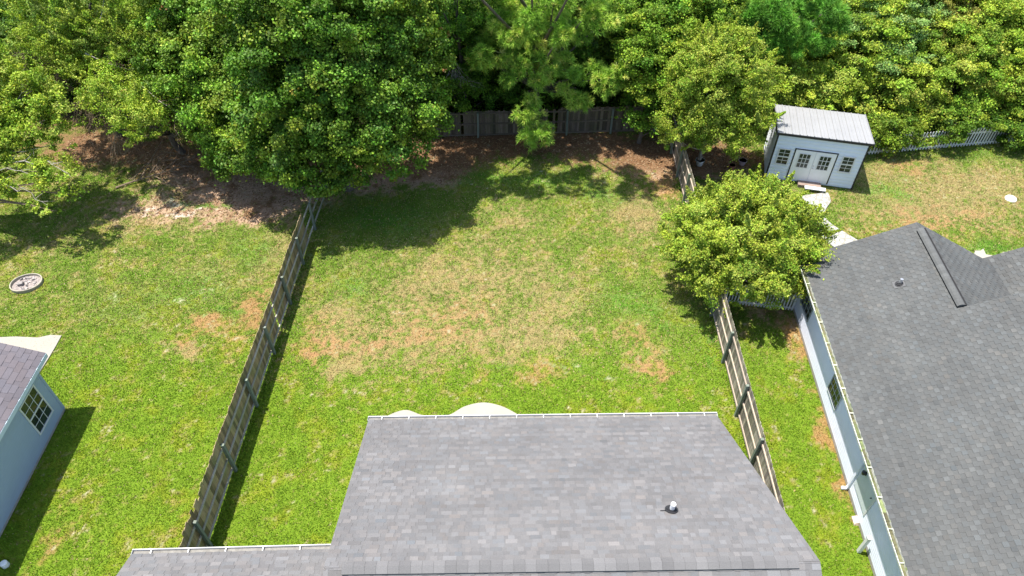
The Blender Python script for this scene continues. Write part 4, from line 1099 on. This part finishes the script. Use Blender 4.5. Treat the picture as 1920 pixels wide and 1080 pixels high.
t2_ = [o for o in bpy.data.objects if o.get('label', '').startswith('rounded bright green')][0]
brown_clump(t2_, Y(318, 80, 30.6), .16, BRN); brown_clump(t2_, Y(308, 16, 31.2), .15, BRN)
brown_clump(tw[0], Y(232, 178, 29.0), .22, BRN)

# pines
def pine(label, lobes, base, r0=.2, tufts_m2=17.0, nl=.32, palette=PINEG, hang=()):
    base = np.array([base[0], base[1], 0.]); t = thing('pine_tree', label, 'tree', base)
    QV = []; QC = []; pal = np.array(palette)
    for c, r in lobes:
        c = np.array(c, float); r3 = np.array(r if hasattr(r, '__len__') else (r, r, r * .75), float)
        area = 4 * math.pi * (r3[0] * r3[2]); nt_ = int(area * tufts_m2)
        d = rand_dirs(nt_ * 2); d = d[d[:, 2] > -.6][:nt_]; nt_ = len(d)
        # needles in sub-boughs so that gaps remain
        nb = max(4, int(area * .75)); bd = rand_dirs(nb); bc = c + bd * r3 * rng.uniform(.55, 1.0, (nb, 1)); br = rng.uniform(.30, .55, nb)
        pick = rng.integers(0, nb, nt_)
        cc = bc[pick] + rand_dirs(nt_) * (br[pick] * rng.random(nt_) ** .4)[:, None] * np.array([1, 1, .75])
        od = norm(norm(cc - c) * .5 + norm(cc - bc[pick]) * .5 + np.array([0, 0, .35]))
        K_ = 24
        dirs = norm(od[:, None, :] * .75 + rng.normal(size=(nt_, K_, 3)) * .55)
        Ln = nl * rng.uniform(.7, 1.15, (nt_, K_, 1))
        a = cc[:, None, :] + dirs * .02; tip = cc[:, None, :] + dirs * Ln; tip[..., 2] -= .03 * (Ln[..., 0] / .24)
        sd = norm(np.cross(dirs, rng.normal(size=(nt_, K_, 3)))) * .019
        tri = np.stack([a - sd, a + sd, tip], 2).reshape(-1, 3)
        QV.append(tri)
        bt = pal[rng.integers(0, len(pal), nb)][pick] * rng.lognormal(.06, .30, (nt_, 1))
        col = np.repeat(bt, K_, 0) * rng.lognormal(0, .18, (nt_ * K_, 1)); QC.append(col)
    V = np.concatenate(QV); C = np.clip(np.concatenate(QC), .004, .6)
    mesh_np('crown', V, np.arange(len(V)).reshape(-1, 3), M_NEEDLE, parent=t, fcol=C.astype(np.float32))
    limbs(base, lobes, r0, M_BARK, t)
    return t
pine('tall long-needled pine at the top centre with one bough hanging before the back fence',
     LB_([(1000, 130, 33.0, 1.1), (930, 95, 33.4, 1.2), (1060, 130, 33.2, 1.0), (1125, 150, 33.0, 1.05), (1080, 165, 32.8, .8), (1160, 130, 33.4, .6), (1000, 60, 34.2, 1.4), (1090, 40, 34.6, 1.5), (930, 30, 35, 1.4), (1150, 30, 35, .9), (1010, 5, 35.4, 1.7), (1000, 25, 32.6, .9), (1060, 60, 32.6, .8), (960, 50, 32.8, .8), (1040, 0, 33, .9),
          (990, 205, 31.9, .62), (1000, 240, 31.4, .72), (1020, 255, 31.2, .55), (985, 262, 31.0, .45), (1010, 180, 32.2, .5), (890, 110, 33.6, .6), (1100, 195, 32.6, .5), (960, 130, 33, .8)]) + [(np.array([1.0, 30.4, 10.6]), 1.4), (np.array([3.6, 30.4, 11.2]), 1.3), (np.array([-1.8, 30.6, 11.4]), 1.4), (np.array([1.2, 36.0, 13.5]), 2.2), (np.array([3.4, 30.2, 11.8]), 1.0), (np.array([-3.4, 30.4, 11.0]), 1.2)], (1.4, 35.3), .24)  # forward high lobes are out of view, set there to shade the ground
pine('dark dense pine at the top right above the metal-roofed shed',
     LB_([(1440, 40, 35.5, 1.5), (1500, 30, 35.5, 1.6), (1550, 20, 35.8, 1.3), (1480, 75, 35.0, 1.2), (1400, 20, 36, 1.1), (1530, 70, 35.0, 1.0), (1440, 90, 34.8, .7), (1570, 50, 35.4, .8), (1390, 55, 35.6, .6)]), (14.6, 37.0), .22, tufts_m2=16, palette=[(.105, .260, .030), (.145, .310, .038), (.085, .210, .026)])

# crepe myrtles
myr = dict(per_m2=1100, inner=.1, size=.088, palette=LIGHT + YELL[:2], clump_r=(.24, .42), clump_per=4.6, var=.17, width=.60, shoots=.4, up_bias=.5, tipcol=((.36, .37, .06), .12))
tree('crepe_myrtle', 'yellow-green feathery tree standing just left of the shed',
     LB_([(1335, 150, 30.9, 1.7), (1285, 215, 30.1, 1.15), (1390, 215, 30.3, 1.3), (1330, 105, 31.5, 1.3), (1400, 140, 31.3, 1.25), (1262, 262, 29.6, .6), (1345, 255, 29.6, 1.05), (1290, 155, 30.8, .9), (1400, 255, 29.9, .7), (1320, 270, 29.4, .6), (1425, 200, 30.4, .6), (1380, 90, 31.8, .9)]), (9.9, 30.9), .10, bark=M_GREYTWIG, **myr)
c9 = np.array([9.62, 21.8, 2.55])
tree('crepe_myrtle', 'round yellow-green tree beside the right house, its crown over the right fence',
     [(c9, (2.8, 2.5, 2.05)), (c9 + [.3, 1.4, .9], (1.7, 1.1, 1.0)), (c9 + [-1.6, .2, -.1], (1.2, 1.2, 1.0)), (c9 + [1.9, .2, -.1], (1.25, 1.3, 1.15)), (c9 + [0, -1.4, -.5], (1.6, .9, 1.1)), (c9 + [.2, 1.0, .6], (2.0, 1.3, 1.2)), (c9 + [-1.2, 1.2, .2], (1.2, 1.0, 1.0)),
      (c9 + [1.2, -1.0, -.3], (1.3, 1.0, 1.0)), (c9 + [2.6, 1.0, .0], (.7, .9, .8)), (c9 + [-1.5, -.8, -.5], (.9, .8, .8)), (c9 + [.9, -1.9, -.9], (.6, .5, .6))], (9.6, 22.3), .10, bark=M_GREYTWIG, **myr)

# trees and vine-hung thicket behind the right lawn
vine = dict(per_m2=520, size=.105, clump_r=(.2, .52), clump_per=2.6, var=.20, width=.75, up_bias=.6, flat=.5, droop=.25, inner=.1)
SH = [
 ('vine_covered_tree', 'pale green vine-draped tree mound right of the dark pine at the top', [(1640, 90, 36.5, 1.7), (1690, 50, 37.5, 1.9), (1720, 110, 36.3, 1.5), (1620, 40, 38, 1.6), (1660, 140, 35.4, 1.2), (1700, 10, 39, 1.9)], LIGHT[:3] + [(.22, .34, .09), (.20, .33, .08)]),
 ('bushy_tree', 'yellow-green bushy tree behind the right side of the shed roof', [(1640, 185, 34.2, 1.3), (1700, 170, 34.4, 1.4), (1660, 230, 33.3, .95), (1720, 220, 33.5, 1.0), (1610, 215, 33.8, .8), (1700, 250, 32.9, .7)], YELL),
 ('bushy_tree', 'low bushy tree overhanging the back edge of the shed roof', [(1530, 160, 34.4, 1.2), (1560, 185, 33.6, .8), (1490, 170, 34.2, 1.0), (1590, 150, 34.8, 1.1), (1545, 200, 33.1, .5), (1470, 130, 35, 1.1), (1440, 165, 34, .9)], YELL[:2] + LIGHT),
 ('bushy_tree', 'olive green bushy tree above the gap in the white picket fence', [(1780, 165, 34.6, 1.5), (1820, 120, 35.6, 1.6), (1760, 215, 33.6, .8), (1810, 210, 33.8, 1.0), (1860, 170, 34.6, 1.3), (1780, 90, 36.4, 1.5)], YELL + MIDG[:1]),
 ('vine_covered_tree', 'tall vine-draped tree at the top right with a bright rounded crest', [(1850, 70, 36.8, 1.7), (1890, 110, 35.8, 1.5), (1820, 40, 37.6, 1.7), (1920, 60, 37, 1.8), (1880, 20, 38.5, 1.8)], LIGHT[:3] + YELL[:1]),
 ('bushy_tree', 'yellow-green tree at the right edge with a spray hanging over the lawn', [(1920, 160, 34.4, 1.3), (1960, 200, 33.5, 1.5), (1915, 215, 33.3, .7), (1900, 240, 32.8, .5), (1980, 120, 35, 2.0), (1990, 260, 33, 1.2)], YELL),
 ('leaning_tree', 'olive brown tree crown at the top edge right of the pale vine mound', [(1780, 30, 38.6, 1.8), (1760, 5, 39.5, 1.7), (1820, 0, 40, 1.7), (1740, 60, 37.6, 1.1)], [(.20, .215, .03), (.23, .225, .04), (.17, .19, .03)]),
 ('broadleaf_tree', 'mid green tree between the tall pine and the tree beside the shed', [(1240, 60, 34.6, 1.6), (1200, 110, 33.8, 1.3), (1250, 120, 33.2, 1.1), (1210, 170, 33.0, .9), (1290, 40, 35.2, 1.5), (1330, 10, 36, 1.5), (1200, 20, 36, 1.6)], MIDG + DARKG[:1]),
 ('evergreen_shrub', 'dark green shrub in front of the right end of the back fence', [(1215, 225, 32.6, .75), (1190, 200, 33.2, .65), (1235, 190, 32.8, .8), (1170, 215, 33.4, .45), (1225, 262, 31.6, .40)], DARKG + MIDG[:1]),
 ('vine_shrub', 'leafy vine shrub swallowing the white picket fence just right of the shed', [(1650, 250, 32.2, .85), (1690, 248, 32.3, .9), (1722, 256, 32.2, .65), (1625, 258, 32.1, .7), (1670, 268, 31.9, .6)], MIDG + LIGHT[:1]),
 ('vine_shrub', 'dark vine shrub over the white fence between its two open gaps', [(1788, 243, 32.3, .75), (1780, 256, 32.1, .55), (1800, 228, 33.0, .75)], DARKG + MIDG),
 ('vine_shrub', 'dark vine shrub over the white fence at the right edge of the photo', [(1882, 250, 32.5, .75), (1915, 248, 32.6, .85), (1955, 250, 32.6, .9), (1862, 235, 33.0, .6), (1835, 228, 33.4, .6), (1765, 228, 33.3, .6)], DARKG + MIDG),
 ('broadleaf_tree', 'dark tree behind the back fence between the largest tree and the pine', [(860, 60, 35.5, 1.7), (830, 130, 34.6, 1.2), (880, 150, 34.8, 1.0), (900, 20, 37, 1.8), (850, 185, 34.0, .7), (940, 175, 35.2, .8), (760, -95, 33.2, 1.9), (850, -110, 34.2, 1.6)], DARKG),  # last two lobes unseen above the frame, added for shade by the back fence
]
for nm, lab, L, pal in SH:
    lb = LB_(L); cs = np.mean([l[0] for l in lb], axis=0)
    kw = dict(vine); kw['palette'] = pal
    if nm in ('broadleaf_tree', 'evergreen_shrub', 'vine_shrub'): kw.update(droop=0, up_bias=.45)
    if nm == 'vine_shrub': kw.update(per_m2=600, clump_per=3, palette=[tuple(.7 * q for q in c3) for c3 in pal])
    tree(nm, lab, lb, (cs[0], max(cs[1] + .6, 34.4) if 'shrub' not in nm else cs[1] + .2), .12, cat='shrub' if 'shrub' in nm else 'tree', **kw)

dk = [o for o in bpy.data.objects if o.get('label', '').startswith('dark tree behind')][0]
brown_clump(dk, Y(833, 62, 33.6), .34, BRN); brown_clump(dk, Y(832, 132, 33.2), .18, BRN)
# dark wood behind everything, each tree its own
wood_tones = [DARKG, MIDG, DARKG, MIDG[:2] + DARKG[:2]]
rows = [('nearest', [(-26, 37.5), (-22.5, 36.6), (-18.5, 37.2), (-14.5, 36.8), (-10.5, 37.6), (-6.8, 36.8), (-3.2, 37.4), (.3, 37.2), (4, 37.4), (7.2, 37), (10.6, 38), (13.5, 39.6), (17.5, 40.2), (21.5, 40.2), (25.5, 39.5), (29.5, 38.5)]),
        ('second', [(-28, 42), (-22, 42), (-16, 42.2), (-10, 42.8), (-4, 42.5), (2, 42.8), (8, 42.8), (14, 44), (20.5, 45), (27, 44.5), (33, 43)]),
        ('farthest', [(-30, 48), (-21, 48.5), (-12, 49), (-3, 48.5), (6, 49), (15, 50), (24, 50.5), (33, 49.5)])]
ordn = ['first', 'second', 'third', 'fourth', 'fifth', 'sixth', 'seventh', 'eighth', 'ninth', 'tenth', 'eleventh', 'twelfth', 'thirteenth', 'fourteenth', 'fifteenth', 'sixteenth']
i = 0
for rn, pts in rows:
    for k_, (bx, by) in enumerate(pts):
        hz = random.uniform(3.8, 5.0) if rn == 'nearest' else random.uniform(4.0, 6.0)
        wide = 1.0 if rn == 'nearest' else 1.35 if rn == 'second' else 1.8
        lobes_ = [(np.array([bx + random.uniform(-1, 1), by, 1.2]), 1.4 * wide)]
        for k in range(7):
            a_ = random.uniform(0, 6.28); r_ = random.uniform(.4, 2.0) * wide
            lobes_.append((np.array([bx + math.cos(a_) * r_, by + math.sin(a_) * r_ * .7, random.uniform(1.4, hz)]), random.uniform(1.0, 1.6) * wide ** .8))
        yl = bx > 12
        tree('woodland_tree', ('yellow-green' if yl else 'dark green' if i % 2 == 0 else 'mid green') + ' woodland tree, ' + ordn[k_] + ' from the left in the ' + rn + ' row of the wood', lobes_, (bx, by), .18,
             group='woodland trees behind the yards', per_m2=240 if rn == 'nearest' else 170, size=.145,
             palette=(LIGHT + YELL[:2]) if yl else [tuple(.55 * q for q in c3) for c3 in wood_tones[i % 4]], clump_r=(.28, .65), clump_per=1.7, var=.22, width=.75)  # green palettes darkened so gaps between the nearer crowns look shaded
        i += 1
def undergrowth():
    n = 150000
    x = rng.uniform(-32, 36, n); y = rng.uniform(34.6, 56, n)
    d_ = fbm(x, y, .6, 3, 21); k = (rng.random(n) < sstep(.30, .6, d_)) & (y > 34.6 + (x > 12) * -.6)
    x, y, d_ = x[k], y[k], d_[k]; n = len(x)
    z = rng.random(n) ** 1.5 * 1.3 * d_
    Nn = norm(rng.normal(size=(n, 3)) * .5 + np.array([0, 0, .8]))
    V = leaf_quads(np.stack([x, y, z], -1), Nn, .2, .7).reshape(-1, 3)
    pal = np.array(DARKG + MIDG[:2])[rng.integers(0, 6, n)] * rng.lognormal(0, .2, (n, 1))
    tag(mesh_np('undergrowth', V, np.arange(len(V)).reshape(-1, 4), M_LEAF, fcol=pal.astype(np.float32)), 'low leafy undergrowth covering the floor of the wood', 'undergrowth', kind='stuff')
undergrowth()
def far_wood():
    n = 130000
    x = rng.uniform(-75, 85, n); y = 56 + 74 * rng.random(n) ** 1.3
    top = 4.5 + 5.5 * fbm(x, y, .16, 4, 31); z = top * (1 - rng.random(n) ** 2.2 * .8)
    Nn = norm(rng.normal(size=(n, 3)) * .6 + np.array([0, -.1, .8]))
    V = leaf_quads(np.stack([x, y, z], -1), Nn, .75, .8).reshape(-1, 3)
    pal = np.array(DARKG + MIDG)[rng.integers(0, 8, n)] * rng.lognormal(-.15, .3, (n, 1))
    tag(mesh_np('distant_wood', V, np.arange(len(V)).reshape(-1, 4), M_LEAF, fcol=pal.astype(np.float32)), 'continuous green wood far behind the yards', 'wood', kind='stuff')
far_wood()

# fallen branch on the ground, left
fb = thing('fallen_branch', 'bare fallen branch lying on brown ground under the left trees', 'branch', G(217, 352))
mb = MB()
def gz(px, py, z): return G(px, py, z)
for pts, r_ in (([(217, 352, .05), (250, 340, .10), (290, 328, .16), (310, 322, .20), (345, 312, .28)], .055), ([(262, 337, .12), (280, 305, .4), (300, 270, .6), (305, 262, .65)], .03), ([(300, 325, .15), (330, 300, .35), (360, 290, .4)], .028),
                ([(290, 330, .14), (310, 340, .12), (330, 348, .05), (350, 352, .03)], .028), ([(250, 335, .12), (270, 310, .35), (310, 285, .5), (350, 290, .45)], .022), ([(275, 332, .12), (300, 300, .35), (330, 275, .6)], .02)):
    P_ = [gz(*q) for q in pts]; mb.tube(P_, [r_ * (1 - .65 * i / (len(P_) - 1)) for i in range(len(P_))], 6)
mb.build('main_stem', M_BROWNTWIG, fb)
twigs(fb, [(gz(320, 318, .2), (1, .3, .1)), (gz(300, 300, .3), (.8, .8, .2)), (gz(340, 312, .25), (1, .1, .0)), (gz(290, 320, .2), (.7, .9, .2)), (gz(350, 300, .3), (1, .2, 0))], M_BROWNTWIG, 11, 1.6, .012, 'twigs', .4)
# dead silvery branches behind the back fence
db = thing('dead_branch', 'silvery dead branches hanging behind the back fence left of the pine', 'branch', Y(855, 150, 33.9))
twigs(db, [(Y(850, 120, 33.9), (.2, -.3, -1)), (Y(858, 145, 33.8), (.8, -.2, -.5))], M_GREYTWIG, 12, 1.2, .016, 'twigs', .45)
print('OBJECTS', len(bpy.data.objects), 'faces', sum(len(o.data.polygons) for o in bpy.data.objects if o.type == 'MESH'))
